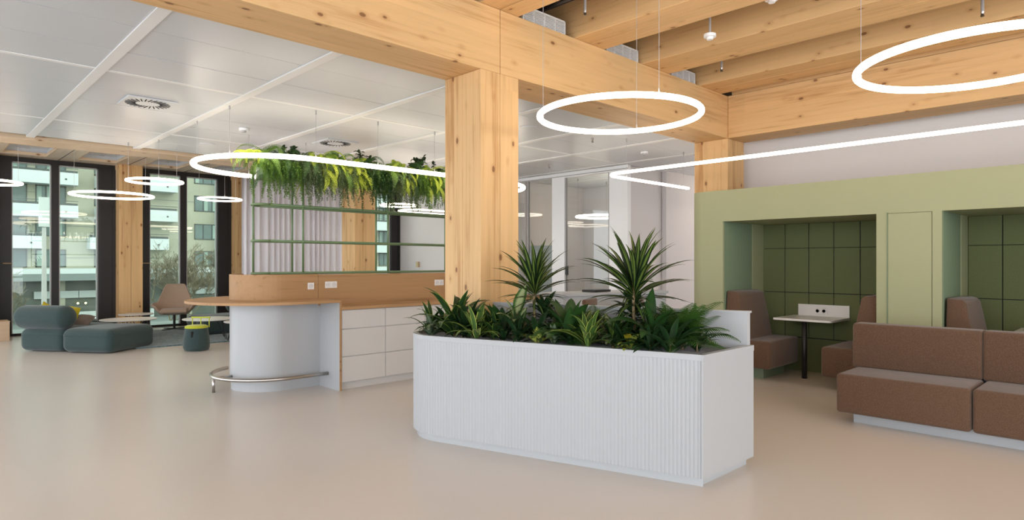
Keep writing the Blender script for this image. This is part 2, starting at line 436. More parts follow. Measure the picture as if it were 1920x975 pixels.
# --- meeting rooms behind the desk
part = MB()
part.box(9.60, 9.70, 6.86, 7.28, 0, 3.3); part.box(9.60, 9.70, 8.395, 8.73, 0, 3.3)
part.box(9.60, 9.70, 7.28, 8.395, 3.20, 3.3); part.box(9.60, 9.70, 8.73, 9.9, 3.22, 3.3)
pw = struct('wall_meeting_room', part, M['wallw'])
obj('trim', B(9.585, 9.60, 6.86, 9.9, 3.222, 3.236), M['gray'], pw)
wdo = struct('window_6', MB().box(9.61, 9.66, 9.42, 9.45, 0, 3.22).box(9.61, 9.66, 9.50, 9.53, 0, 3.22).box(9.61, 9.66, 8.73, 9.9, 0, .04), M['gray'])
obj('pane', B(9.63, 9.64, 8.73, 9.42, .04, 3.22), M['clear'], wdo); obj('pane', B(9.63, 9.64, 9.53, 9.9, .04, 3.22), M['clear'], wdo)
obj('film', B(9.645, 9.648, 8.74, 9.41, .04, 1.85), M['sign'], wdo)
dr = struct('door_1', MB().box(9.61, 9.66, 7.28, 7.31, 0, 3.2).box(9.61, 9.66, 8.365, 8.395, 0, 3.2), M['gray'])
obj('pane', B(9.63, 9.64, 7.31, 8.365, .02, 3.19), M['clear'], dr)
obj('hinge', B(9.60, 9.61, 8.30, 8.37, 1.25, 1.42), M['black'], dr)
mr = MB(); mr.box(9.70, 12.25, 9.9, 10.0, 0, 3.3); mr.box(12.05, 12.2, 7.0, 9.9, 0, 3.3); mr.box(9.70, 12.05, 6.95, 7.03, 0, 3.3)
struct('wall_meeting_room_back', mr, M['wall'])
struct('wall_corridor', MB().box(10.86, 12.66, 6.84, 6.94, 0, 3.3).box(12.60, 12.66, 6.94, 8.2, 0, 3.3), M['wall'])
struct('wall_corridor_end', B(17.5, 17.6, 4.8, 12, 0, 3.3), M['wall'])
struct('wall_corridor_side', B(9.3, 17.5, 4.3, 4.4, 0, 3.3), M['wall'])
struct('wall_far_room', MB().box(10.97, 11.07, 10.0, 16.34, 0, 3.65), M['wallw'])
# ================================================================== GREEN BOOTHS
def arc(cx, cy, r, a0, a1, n=8): return [(cx+r*math.cos(a0+(a1-a0)*i/n), cy+r*math.sin(a0+(a1-a0)*i/n)) for i in range(n+1)]
xF, xB = 7.82, 9.05
endp = [(xF, 4.066)]+[(xB, 4.066), (xB, 4.58)]+arc(xF+.22, 4.36, .22, PI/2, PI, 10)
wr = struct('wall_green', MB().prism(endp[::-1], 0, 2.04), M['green'], smooth=False)
hd = [(xF, -6), (xB, -6), (xB, 4.58)]+arc(xF+.22, 4.36, .22, PI/2, PI, 10)
struct('wall_green_header', MB().prism(hd, 2.04, 2.453), M['green'])
pil = MB(); pil.box(xF, xB, 2.135, 2.239, 0, 2.04); pil.box(xF, xB, 1.622, 1.708, 0, 2.04); pil.box(xF+.02, xB, 1.70, 2.14, 0, 2.04)
pil.box(xF, xB, -.8, -.22, 0, 2.04); pil.box(xF, xB, -6, -2.7, 0, 2.04)
wp_ = struct('wall_green_pier', MB().box(xF, xB, 2.135, 2.239, 0, 2.04).box(xF, xB, 1.622, 1.708, 0, 2.04).box(xF+.02, xB, 1.70, 2.14, 0, 2.04), M['green'])
struct('wall_green_pier_right', MB().box(xF, xB, -.8, -.22, 0, 2.04).box(xF, xB, -6, -2.7, 0, 2.04), M['green'])
wbk = struct('wall_green_back', B(9.024, 9.055, -6, 4.07, 0, 2.04), M['joint'])
obj('door_slab', B(xF+.004, xF+.03, 1.714, 2.128, .05, 2.035), M['green'], wp_, bev=.003)
obj('door_edge', B(xF-.006, xF+.02, 2.128, 2.136, .02, 2.05), M['greenin'], wp_)
# side linings; inner strip lighter, the difference in light put into the colour
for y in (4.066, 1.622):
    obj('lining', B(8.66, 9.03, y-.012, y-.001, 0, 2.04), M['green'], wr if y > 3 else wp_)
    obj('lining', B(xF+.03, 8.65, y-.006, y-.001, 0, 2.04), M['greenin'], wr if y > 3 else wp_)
tileb = B(0, .028, .006, .319, .006, .614).mesh('tile', M['greentile'])
for (ya, yb) in ((4.066, 2.24), (1.61, -.2)):
    y = ya-.322
    first = True
    yy = ya
    while yy-.05 > yb:
        wdt = min(.3245, yy-yb)
        for z, hgt in ((.46, .62), (1.08, .62), (1.70, .34)):
            o = inst('tile', tileb, wbk, loc=(9.0+random.uniform(-.002, .002), yy-wdt, z), sc=(1, wdt/.325, hgt/.62))
        yy -= .325
    obj('plinth_panel', B(9.0, 9.03, yb, ya, 0, .45), M['greentile'], wbk)
# seats
def booth_seat(yf, yb, label, sgn):
    """yf: front edge, yb: wall side; sgn +1 when the wall is at +y"""
    t = thing('booth_bench', label, 'bench', (8.3, (yf+yb)/2, 0), group='brown booth benches')
    a, b = sorted((yf, yb-.004*sgn))
    obj('plinth', B(8.02, 8.66, min(yf+.15*sgn, yb), max(yf+.15*sgn, yb), .0, .15), M['greenin'], t)
    rbox('seat', 7.85, 8.78, a, b, .145, .50, .035, M['brown'], t)
    # tapered backrest
    yk = yb-.004*sgn
    bm = MB(); n = 8
    sec = [(.49, .27), (.70, .235), (.9, .20), (1.08, .17), (1.11, .14), (1.125, .09)]
    vs = []
    for z, th in sec:
        inx = .0 if z < 1.05 else (.02 if z < 1.12 else .05)
        sh = (z-.49)*.06
        vs += [(7.86+inx+sh*.2, yk, z), (8.68-inx-sh, yk, z), (8.68-inx-sh, yk-sgn*th, z), (7.86+inx+sh*.2, yk-sgn*th, z)]
    fs = [(0, 1, 2, 3)]
    for i in range(len(sec)-1):
        for k in range(4): fs.append((i*4+k, i*4+(k+1) % 4, i*4+4+(k+1) % 4, i*4+4+k))
    e = (len(sec)-1)*4; fs.append((e, e+1, e+2, e+3)); bm.add(vs, fs)
    obj('backrest', bm, M['brown'], t, bev=.02, segs=3, smooth=True)
    return t
booth_seat(3.46, 4.050, 'brown booth seat left of the small white table, facing right', 1)
booth_seat(2.845, 2.243, 'brown booth seat half hidden behind the brown bench sofa', -1)
booth_seat(1.02, 1.600, 'brown booth backrest and seat in the right-hand booth behind the bench sofa', 1)
def booth_table(yc, label):
    t = thing('booth_table', label, 'table', (8.5, yc, 0))
    o = MB().prism([(9.0, yc-.36), (9.0, yc+.37)]+[(8.33, yc+.37)]+arc(8.38, yc-.31, .05, PI, 1.5*PI, 5), .742, .770)
    obj('tabletop', o, M['table'], t, bev=.003)
    obj('upstand', B(8.98, 9.0, yc-.36, yc+.30, .735, .925), M['table'], t)
    obj('pole', T([(8.42, yc, 0), (8.42, yc, .742)], .032, 16), M['black'], t, smooth=True)
    s = obj('socket_plate', B(8.972, 8.98, yc-.085, yc+.085, .80, .885), M['table'], t, bev=.002)
    for dy in (-.042, .042):
        obj('socket', MB().lathe([(.028, 0), (.028, .003), (.022, .003), (.02, -.0)], n=16).xf(Matrix.Translation((8.972, yc+dy, .842)) @ Matrix.Rotation(-PI/2, 4, 'Y')), M['wall'], s)
    return t
booth_table(3.25, 'small white booth table on a black pole with a double socket')
booth_table(.75, 'white table in the right-hand booth, only its edge visible above the sofa')
# bench sofa
sf = thing('bench_sofa', 'brown upholstered bench sofa on a pale recessed plinth at the right', 'sofa', (6.6, .6, 0))
obj('plinth', B(6.45, 7.15, -3.0, 2.04, 0, .105), M['white'], sf)
yy = 2.154
for k in range(4):
    rbox('seat_cushion', 6.31, 6.90, yy-1.044, yy-.004, .10, .462, .03, M['brown'], sf)
    rbox('backrest', 6.85, 7.06, yy-1.064+.03*(k == 0), yy+.03-.004 if k == 0 else yy-.004+.02, .455, .895, .028, M['brown'], sf)
    yy -= 1.05
obj('back_panel', B(7.06, 7.10, -2.05, 2.18, .1, .885), M['white'], sf)
# ================================================================== PLANTER
d = Vector((-.2874, .9578)); nrm = Vector((.9578, .2874)); F0 = Vector((3.83, 2.14))
C1 = Vector((4.56, 2.14)); tb = (4.245-2.14)/.9578; BK = C1+d*tb
arcc = F0+d*2.21+nrm*.4
def outline(off):
    """front path from the right corner to the left end, moved outwards by off"""
    p = []
    n = int(2.21/.007)
    a0 = math.atan2(-nrm.y, -nrm.x); a1 = a0-PI/2
    path = []
    for i in range(n+1): path.append((F0+d*(2.21*i/n), -nrm))
    na = int(.4*PI/2/.007)
    for i in range(1, na+1):
        a = a0+(a1-a0)*i/na; u = Vector((math.cos(a), math.sin(a))); path.append((arcc+u*.4, u))
    end = arcc+d*.4
    return path, end
path, endp_ = outline(0)
tail = [Vector((3.72, endp_.y+.075)), Vector((3.72, 4.24)), Vector((BK.x, 4.24))]
pt = thing('planter', 'long white fluted planter with a rounded left end, in the foreground', 'planter', (3.8, 3.2, 0))
def polyof(off, inset=0):
    pp = [tuple(p+u*off) for p, u in path[::6]]+[tuple(path[-1][0]+path[-1][1]*off)]
    return pp
body = [p for p in polyof(-.012)]
poly = body+[tuple(v) for v in tail]+[(C1.x, C1.y+.0)]
obj('carcass', MB().prism(poly[::-1], .06, .845), M['white'], pt)
obj('kick', MB().prism((polyof(-.035)+[(3.72, endp_.y+.03), (3.72, 4.24), (BK.x, 4.24), (C1.x-.03, C1.y+.03), (F0.x+.03, F0.y+.03)])[::-1], 0, .06), M['white'], pt)
# fluted skin
fl = MB(); vs = []; fs = []; sl = 0; prevp = None
pitch = .028
for i, (p, u) in enumerate(path):
    if prevp is not None: sl += (p-prevp).length
    prevp = p
    ph = (sl % pitch)/pitch
    off = -.010+.010*math.sin(PI*ph)**.7
    q = p+u*off
    vs += [(q.x, q.y, .06), (q.x, q.y, .858)]
for i in range(len(path)-1): fs.append((2*i, 2*i+1, 2*i+3, 2*i+2))
fl.add(vs, fs); obj('fluted_front', fl, M['white'], pt, smooth=True)
obj('side_panel', B(F0.x-.006, C1.x, C1.y-.012, C1.y+.002, .06, .86), M['white'], pt)
# rim
rimo = polyof(.003)+[(tail[0].x, tail[0].y+.003)]; rimi = polyof(-.045)+[(tail[0].x, tail[0].y-.045)]
rb = MB()
outer = [(F0.x-.003, C1.y-.015), ]+rimo; 
k = len(rimo); vs = []; fs = []
ri2 = [(F0.x+.04, C1.y+.03)]+rimi[1:]
for z in (.846, .886):
    vs += [(x, y, z) for x, y in rimo]+[(x, y, z) for x, y in ri2]
for i in range(k-1):
    fs += [(2*k+i, 2*k+i+1, 3*k+i+1, 3*k+i), (i, 2*k+i, 2*k+i+1, i+1)[::-1], (k+i, k+i+1, 3*k+i+1, 3*k+i)]
rb.add(vs, fs)
rb.box(F0.x-.004, C1.x+.001, C1.y-.015, C1.y+.03, .846, .886)
obj('rim', rb, M['white'], pt)
soilp = polyof(-.05)+[(3.715, endp_.y+.0), (3.715, 4.235), (BK.x-.02, 4.235), (C1.x-.03, C1.y+.03)]
so_ = obj('soil', MB().prism(soilp[::-1], .846, .862), M['soil'], pt); so_['kind'] = 'stuff'
# raised back screen
bs_ = MB(); q0 = C1+nrm*-.0; t2 = Vector((.045, 0))
bs_.prism([(C1.x-.05, C1.y+.012), (C1.x-.005, C1.y+.012), (BK.x-.0, 4.235), (BK.x-.05, 4.235)], .5, 1.125)
obj('back_screen', bs_, M['white'], pt)
obj('screen_cap', MB().prism([(C1.x-.06, C1.y+.002), (C1.x+.0, C1.y+.002), (BK.x+.01, 4.24), (BK.x-.06, 4.24)], 1.125, 1.14), M['white'], pt)

# ================================================================== KITCHEN ISLAND
ki = thing('kitchen_island', 'white kitchen island with oak bar top, rounded left end and drawers', 'counter', (3.4, 7.4, 0))
bc = (3.26, 7.62)
def body_poly(r, x1, cy=7.62):
    return [(x1, cy-r)]+[(x1, cy+r)]+arc(bc[0], cy, r, PI/2, 1.5*PI, 24)
obj('bar_body', MB().prism(body_poly(.45, 3.70), .085, 1.03), M['white'], ki, autos=True)
obj('bar_kick', MB().prism(body_poly(.435, 3.69), 0, .085), M['white'], ki)
obj('end_panel', B(3.69, 3.712, 6.695, 8.07, 0, 1.03), M['white'], ki)
obj('end_panel_edge', B(3.690, 3.7125, 6.688, 6.696, 0, 1.03), M['oak'], ki)
obj('bar_top', MB().prism([(3.716, 6.69), (3.716, 8.07), (3.26, 8.07)]+arc(3.26, 7.62, .93, PI/2, 1.5*PI, 40), 1.03, 1.06), M['oak'], ki, bev=.003)
# upstand following the rounded end
ou = arc(bc[0], 7.62, .455, .62*PI, 1.5*PI, 24)+[(3.662, 7.165)]
iu = arc(bc[0], 7.62, .435, .62*PI, 1.5*PI, 24)+[(3.662, 7.185)]
obj('upstand', MB().prism(ou+iu[::-1], 1.06, 1.358), M['oak'], ki)
obj('upstand', B(3.666, 7.05, 7.163, 7.185, .975, 1.354), M['oak'], ki)
obj('worktop', B(3.713, 7.35, 6.665, 7.163, .945, .98), M['oak'], ki, bev=.002)
obj('carcass', B(3.713, 7.33, 6.72, 8.07, .09, .945), M['drawer'], ki)
obj('kick', B(3.713, 7.33, 6.76, 8.05, 0, .09), M['drawer'], ki)
xx = 3.722
for k in range(6):
    for z0, z1 in ((.095, .392), (.398, .716), (.722, .942)):
        dd = obj('drawer', B(xx, xx+.594, 6.70, 6.72, z0, z1-.004), M['drawer'], ki, bev=.0015)
        obj('label_holder', B(xx+.55, xx+.585, 6.6985, 6.70, z1-.022, z1-.018), M['gray'], dd)
    xx += .6
# foot rail
fr = []
for i in range(33):
    a = 1.5*PI-(1.5*PI-.65*PI)*i/32; fr.append((3.26+.65*math.cos(a), 7.62+.65*math.sin(a), .175))
fr = [(3.69, 6.97, .175), (3.45, 6.97, .175)]+fr
obj('foot_rail', T(fr, .021, 12), M['steel'], ki, smooth=True)
obj('rail_leg', T([(2.61, 7.64, 0), (2.61, 7.64, .175)], .017, 10), M['steel'], ki, smooth=True)
obj('rail_bracket', T([(2.61, 7.62, .165), (2.82, 7.62, .165)], .015, 10), M['steel'], ki, smooth=True)
def socket(parent_label, x, z, n, label):
    t = thing('wall_socket', label, 'socket', (x, 7.163, z))
    wd = .08*n
    y0 = 7.155
    o = obj('plate', B(x-wd/2, x+wd/2, y0, 7.1625, z-.04, z+.04), M['table'], t, bev=.002)
    for i in range(n):
        cx = x-wd/2+.04+.08*i
        obj('insert', MB().lathe([(.03, 0), (.03, .004), (.024, .004), (.02, .0005)], n=18).xf(Matrix.Translation((cx, y0, z)) @ Matrix.Rotation(PI/2, 4, 'X')), M['wall'], t)
        obj('pin_hole', MB().box(cx-.011, cx-.007, y0-.002, y0, z-.002, z+.002).box(cx+.007, cx+.011, y0-.002, y0, z-.002, z+.002), M['slot'], t)
socket(0, 3.565, 1.215, 1, 'single white socket on the oak upstand, left of the panel joint')
socket(0, 3.83, 1.225, 2, 'double white socket on the oak upstand, just right of the panel joint')
socket(0, 5.50, 1.215, 2, 'double white socket on the oak upstand beside the big pillar')

# ================================================================== GREEN RACK
rk = thing('shelf_rack', 'sage green tubular rack standing on the oak upstand, carrying the hanging ferns', 'rack', (5, 7.55, 1.356))
x0r, x1r = 3.05, 7.0
for z in (1.368, 1.757, 2.19):
    for y, sg in ((7.40, -1), (7.70, 1)):
        obj('rail', T([(x0r+.12, y, z), (x1r, y, z)], .014, 8), M['rack'], rk, smooth=True)
    a = [(x0r+.12+.15*math.cos(q), 7.55+.15*math.sin(q), z) for q in [PI/2+PI*i/12 for i in range(13)]]
    obj('end_bend', T(a, .014, 8), M['rack'], rk, smooth=True)
for x in (3.583, 4.807, 6.03):
    for y in (7.40, 7.70):
        obj('upright', T([(x, y, 1.06 if False else 1.356), (x, y, 2.5)], .013, 8), M['rack'], rk, smooth=True)
obj('upright', T([(x0r-.02, 7.55, 1.356), (x0r-.02, 7.55, 2.55)], .013, 8), M['rack'], rk, smooth=True)
obj('trough', MB().prism([(7.0, 7.42), (7.0, 7.68), (3.2, 7.68)]+arc(3.2, 7.55, .13, PI/2, 1.5*PI, 10), 2.50, 2.66), M['rack'], rk)
# ================================================================== RING LAMPS
def stadium(xa, xb, yc, R, z, n=24, axis='x'):
    p = [(xb+R*math.cos(-PI/2+PI*i/n), yc+R*math.sin(-PI/2+PI*i/n), z) for i in range(n+1)]
    p += [(xa+R*math.cos(PI/2+PI*i/n), yc+R*math.sin(PI/2+PI*i/n), z) for i in range(n+1)]
    return p
def circle(cx, cy, R, z, n=56): return [(cx+R*math.cos(2*PI*i/n), cy+R*math.sin(2*PI*i/n), z) for i in range(n)]
def ring_lamp(pts, label, ztop, wires, closed=True, r=.033, cat='lamp', group=None):
    t = thing('ring_lamp', label, cat, pts[0], group=group)
    obj('light_tube', T(pts, r, 12, closed=closed), M['tube'], t, smooth=True)
    for x, y in wires:
        z = pts[0][2]+r
        obj('suspension_wire', T([(x, y, z-.005), (x, y, ztop)], .0022, 5), M['gray'], t)
        obj('ceiling_pin', MB().tube([(x, y, ztop), (x, y, ztop-.05)], .010, 8), M['gray'], t)
        obj('wire_grip', MB().tube([(x, y, z-.01), (x, y, z+.03)], .006, 6), M['gray'], t)
    return t
Z = 2.72
def cw(cx, cy, R, n=3, a=.4): return [(cx+R*math.cos(a+2*PI*i/n), cy+R*math.sin(a+2*PI*i/n)) for i in range(n)]
ring_lamp(stadium(3.54, 6.63, 8.0, 1.0, Z), 'long racetrack shaped luminous lamp hanging around the ferns above the kitchen island', 3.3,
          [(x, y) for x in (2.95, 3.55, 4.4, 5.3, 6.6) for y in (7.0, 9.0) if not (x < 3)] + [(2.72, 7.45), (2.72, 8.55)], r=.030)
ring_lamp(circle(4.30, 3.16, .66, Z), 'luminous ring lamp hanging above the planter in front of the main beam', 4.22, [(4.01, 3.75), (4.9, 3.4), (4.0, 2.58)], r=.024)
ring_lamp(circle(4.70, .80, .64, Z), 'luminous ring lamp at the upper right corner, cut by the frame', 4.22, [(4.7, 1.44), (5.2, .4), (4.2, .4)], r=.024)
hp = [(7.04, -3.0, Z), (7.04, 1, Z), (7.05, 5.1, Z)]+[(7.33+.28*math.cos(a), 5.17+.28*math.sin(a), Z) for a in [PI-PI/2*i/10 for i in range(11)]]+[(9.35, 5.47, Z)]
ring_lamp(hp, 'long straight luminous tube lamp in front of the booths, turning back to an open end', 3.3, [(9.2, 5.47), (7.6, 5.45)], closed=False, r=.021)
ring_lamp(circle(2.80, 13.345, .65, Z), 'widest luminous ring lamp in the lounge, in front of the left window pillar', 3.78, cw(2.80, 13.345, .65), r=.020)
ring_lamp(circle(2.776, 10.601, .375, Z), 'upper small ring lamp in the lounge, right of the window pillar', 3.3, cw(2.776, 10.601, .375), r=.017)
ring_lamp(circle(4.461, 12.711, .383, Z), 'small ring lamp in the lounge nearest to the curtain', 3.65, cw(4.461, 12.711, .383), r=.016)
ring_lamp(circle(.985, 12.42, .40, Z), 'ring lamp cut by the left edge of the frame', 3.65, cw(.985, 12.42, .40), r=.018)
ring_lamp(circle(10.9, 8.50, .52, 2.49), 'ring lamp seen through the glass door of the meeting room', 3.3, cw(10.9, 8.5, .5), r=.022)
ring_lamp(stadium(8.85, 10.2, 12.4, .42, Z, 16), 'glowing racetrack tube in place of a lamp reflection, under the ferns in front of the white wall', 3.65, [(8.85, 12.82), (10.2, 12.82)], r=.018)  # glowing tubes, this and the next two, stand in for lamp reflections in glass
ring_lamp(circle(9.9, 15.2, .3, 2.9), 'glowing ring in place of a lamp reflection, under the ferns in front of the far window', 3.65, cw(9.9, 15.2, .3), r=.018)
ring_lamp(circle(7.68, 11.42, .38, Z), 'glowing ring in place of a lamp reflection, under the ferns left of the white wall', 3.26, cw(7.68, 11.42, .38), r=.018)
# added unseen lamps that light the room
for (x, y, R, zt, lb) in ((-2.6, 1.6, .66, 4.22, 'unseen fill ring lamp added over the open floor left of the camera'), (-1.2, -2.4, .66, 4.22, 'unseen fill ring lamp added over the open floor behind the camera'),
                      (3.0, -3.4, .66, 4.22, 'unseen fill ring lamp added over the open floor behind and right of the camera'), (6.0, -4.2, .66, 4.22, 'unseen fill ring lamp added over the open floor far right of the camera')):
    ring_lamp(circle(x, y, R, Z), lb, zt, cw(x, y, R))
ring_lamp(circle(-4.8, 5.6, .66, Z), 'unseen fill ring lamp added under the white ceiling left of the frame', 3.3, cw(-4.8, 5.6, .66))
ring_lamp(circle(14.0, 6.0, .6, Z), 'unseen fill ring lamp added in the corridor beyond the booths', 3.3, cw(14.0, 6.0, .6))  # this and the next two: fill lamps added out of sight
ring_lamp(circle(10.6, 7.72, .22, Z), 'small fill ring lamp added inside the meeting room, hidden behind the white post', 3.3, cw(10.6, 7.72, .22), r=.05)
ring_lamp(circle(12.2, 5.7, .35, Z), 'small unseen fill ring lamp added in the passage behind the green booths', 3.3, cw(12.2, 5.7, .35), r=.04)
# ================================================================== CEILING ITEMS
def atz(px, py, z):
    f = 1187; dd = (z-1.5)*f/(492-py); u = (px-960)/f; s, c = math.sin(R_(44.1)), math.cos(R_(44.1)); r = u*dd
    return (r*c+dd*s, -r*s+dd*c)
def diffuser(x, y, label):
    t = thing('air_diffuser', label, 'vent', (x, y, 3.302))
    obj('plate', B(x-.25, x+.25, y-.25, y+.25, 3.288, 3.303), M['ceil'], t, bev=.003)
    for k in range(26):
        a = 2*PI*k/26
        sl_ = MB().box(-.05, .055, -.0052, .0052, 0, .004).xf(Matrix.Translation((x, y, 3.284)) @ Matrix.Rotation(a, 4, 'Z') @ Matrix.Translation((.17, 0, 0)) @ Matrix.Rotation(.25, 4, 'Z'))
        obj('slot', sl_, M['slot'], t)
diffuser(2.02, 7.99, 'square white swirl air diffuser in the white ceiling, nearest to the camera')
diffuser(4.72, 8.69, 'square white swirl air diffuser in the ceiling just above the ferns')
def detector(x, y, label, rod=0, zc=3.3):
    t = thing('smoke_detector', label, 'detector', (x, y, zc))
    z = zc-rod
    if rod: obj('rod', T([(x, y, zc), (x, y, z)], .012, 8), M['gray'], t)
    obj('base', MB().lathe([(.06, -.03), (.06, 0)], (x, y, z), 20), M['wallw'], t, smooth=False)
    obj('sensor', MB().lathe([(.03, -.055), (.035, -.03)], (x, y, z), 16), M['gray'] if not rod else M['wallw'], t)
detector(*atz(457, 245, 3.27), 'small white smoke detector on the ceiling above the left end of the racetrack lamp')
detector(*atz(1208, 288, 3.27), 'small white smoke detector on the ceiling right of the big pillar')
detector(*atz(1331, 68, 3.78), 'white round sensor hanging on a short rod between the cross beams', .42, 4.22)
detector(*atz(1447, -2, 3.9), 'white round sensor at the top edge between the first two cross beams', .30, 4.22)
def ceiling_disc(x, y, label):
    t = thing('ceiling_speaker', label, 'speaker', (x, y, 3.303))
    obj('disc', MB().lathe([(.11, -.008), (.115, 0)], (x, y, 3.302), 28), M['ceil'], t); obj('ring', MB().lathe([(.09, -.011), (.09, -.007)], (x, y, 3.302), 24), M['ceil'], t)
ceiling_disc(*atz(388, 270, 3.30), 'round flush ceiling speaker near the left end of the racetrack lamp')
ceiling_disc(*atz(990, 239, 3.30), 'round flush ceiling speaker right behind the big pillar')
def sprinkler(x, y, z, l, label, r=.014):
    t = thing('sprinkler', label, 'sprinkler', (x, y, z))
    obj('drop_pipe', T([(x, y, z), (x, y, z-l)], r, 10), M['gray'], t)
    obj('head', MB().lathe([(.004, -.05), (.018, -.045), (.012, -.02), (r*1.2, 0)], (x, y, z-l), 12), M['steel'], t)
for px, py, zz, lb in ((1097, 30, 3.86, 'grey sprinkler drop between the first two cross beams'), (1353, 135, 3.86, 'grey sprinkler drop in front of the rightmost cross beams'),
                       (1842, 32, 3.80, 'grey sprinkler drop above the right ring lamp')):
    x, y = atz(px, py, zz); sprinkler(x, y, 4.22, 4.22-zz-.05, lb)
for px, py, lb in ((1111, 263, 'small sprinkler head on the ceiling right of the big pillar, near the ring lamp'), (1030, 312, 'small sprinkler head on the ceiling close above the meeting room glass')):
    x, y = atz(px, py, 3.27); sprinkler(x, y, 3.302, .02, lb, .02)
# pipes and trays under the deck
for i, (x, r) in enumerate(((4.42, .035), (4.56, .02), (4.70, .028), (4.86, .018), (5.70, .03), (5.86, .018), (6.02, .035), (6.98, .03), (7.14, .018), (7.34, .03))):
    tag(obj('ceiling_pipe', T([(x, -6, 4.13+.03*(i % 2)), (x, 4.74, 4.13+.03*(i % 2))], r, 8), M['gray'], smooth=True),
        ['first', 'second', 'third', 'fourth', 'fifth', 'sixth', 'seventh', 'eighth', 'ninth', 'tenth'][i]+' grey pipe or conduit under the dark deck, counted from the near pillar', 'pipe', 'pipes under the deck')
def grille(x0, x1, label):
    t = thing('air_grille', label, 'vent', ((x0+x1)/2, 4.3, 3.822))
    z0, z1 = 3.826, 3.975; y = 4.30
    f = MB(); f.box(x0, x1, y-.012, y+.012, z0, z0+.012).box(x0, x1, y-.012, y+.012, z1-.012, z1).box(x0, x0+.012, y-.012, y+.012, z0, z1).box(x1-.012, x1, y-.012, y+.012, z0, z1)
    obj('frame', f, M['band'], t)
    obj('backing', B(x0, x1, y+.02, y+.05, z0, z1), M['gray'], t)
    n = 9
    bar = MB().box(x0+.012, x1-.012, y-.010, y+.008, 0, .0075).v
    for k in range(n):
        zz = z0+.016+(z1-z0-.03)*k/(n-1)*.95
        obj('louvre', B(x0+.012, x1-.012, y-.010, y+.010, zz, zz+.006), M['band'], t)
    for k in (1, 2, 3): obj('divider', B(x0+(x1-x0)*k/4-.003, x0+(x1-x0)*k/4+.003, y-.013, y+.01, z0, z1), M['band'], t)
grille(4.30, 4.92, 'white air grille on the main beam nearest to the big pillar')
grille(5.61, 6.21, 'white air grille on the main beam, the middle one of three')
grille(6.93, 7.50, 'white air grille on the main beam nearest to the far corner')
# ================================================================== LOUNGE
tag(obj('rug', MB().prism([(2.95, 12.4), (6.3, 12.18), (6.3, 15.4), (2.95, 15.4)], .0005, .022), M['rug']), 'grey blue mottled rug in front of the right window', 'rug')
def curtain():
    mb = MB(); vs = []; fs = []; n = 260; x0, x1 = 5.87, 8.48
    for i in range(n+1):
        t = i/n; x = x0+(x1-x0)*t
        y = 15.3+.045*math.sin(t*2*PI*17+1.6*math.sin(t*17))+.006*math.sin(t*150)
        for z in (.015, 1.2, 2.4, 3.62): vs.append((x, y+(.006*math.sin(z*3+t*40)), z))
    for i in range(n):
        for k in range(3): fs.append((i*4+k, i*4+4+k, i*4+5+k, i*4+1+k))
    mb.add(vs, fs); o = obj('curtain', mb, M['curtain'], smooth=True)
    s = o.modifiers.new('thickness', 'SOLIDIFY'); s.thickness = .004
    tag(o, 'floor length pale lavender pleated curtain behind the green rack', 'curtain')
curtain()
# teal modular sofa: roll-back unit + ottoman, both turned
def rot_thing(name, label, cat, x, y, deg, group=None): return thing(name, label, cat, (x, y, 0), R_(deg), group)
def roll(name, L_, r, c, axis, mat, parent, n=20):
    """capsule with its axis along local x or y, centre c"""
    prof = [(r*math.sin(PI/2*i/7)*1.0+.0001, -L_/2+r*.75*(1-math.cos(PI/2*i/7))) for i in range(8)]
    prof += [(r*math.cos(PI/2*i/7)+.0001, L_/2-r*.75+r*.75*math.sin(PI/2*i/7)) for i in range(8)]
    mb = MB().lathe(prof, n=n)
    R = Matrix.Rotation(PI/2, 4, 'Y') if axis == 'x' else Matrix.Rotation(-PI/2, 4, 'X')
    mb.xf(Matrix.Translation(c) @ R); mb.local = True
    return obj(name, mb, mat, parent, smooth=True)
def seam(x0, x1, y0, y1, r, z, parent):
    p = []
    for (cx, cy, a) in ((x1-r, y1-r, 0), (x0+r, y1-r, PI/2), (x0+r, y0+r, PI), (x1-r, y0+r, 1.5*PI)):
        p += [(cx+r*math.cos(a+PI/2*i/5), cy+r*math.sin(a+PI/2*i/5), z) for i in range(6)]
    mb = T(p, .005, 6, closed=True); mb.local = True
    obj('piping', mb, M['teal'], parent, smooth=True)
# ottoman : near corner (2.48,11.93), second edge towards (3.25,12.64), third towards (2.06,12.67)
ot = rot_thing('ottoman', 'teal square upholstered ottoman in front of the roll-back sofa', 'ottoman', 2.48, 11.98, 38)
o1 = rbox('cushion', 0, 1.08, 0, .92, .01, .40, .115, M['teal'], ot, 6, True, puff=.03); seam(-.002, 1.082, -.002, .922, .115, .29, ot)
s1 = rot_thing('sofa', 'teal roll-back lounge sofa unit left of the ottoman', 'sofa', 1.975, 12.775, 38)
rbox('seat', -.02, 1.25, .0, .84, .01, .385, .11, M['teal'], s1, 6, True, puff=.02); seam(-.022, 1.252, -.002, .842, .11, .285, s1)
roll('back_roll', 1.02, .20, (.10, .44, .575), 'y', M['teal'], s1, 24)
s2 = rot_thing('sofa', 'teal lounge sofa unit hidden behind the roll-back sofa, near the left window', 'sofa', 1.78, 14.3, -8)
rbox('seat', 0, 1.0, 0, .8, .01, .40, .11, M['teal'], s2, 6, True)
roll('back_roll', .75, .16, (.14, .40, .545), 'y', M['teal'], s2, 24)
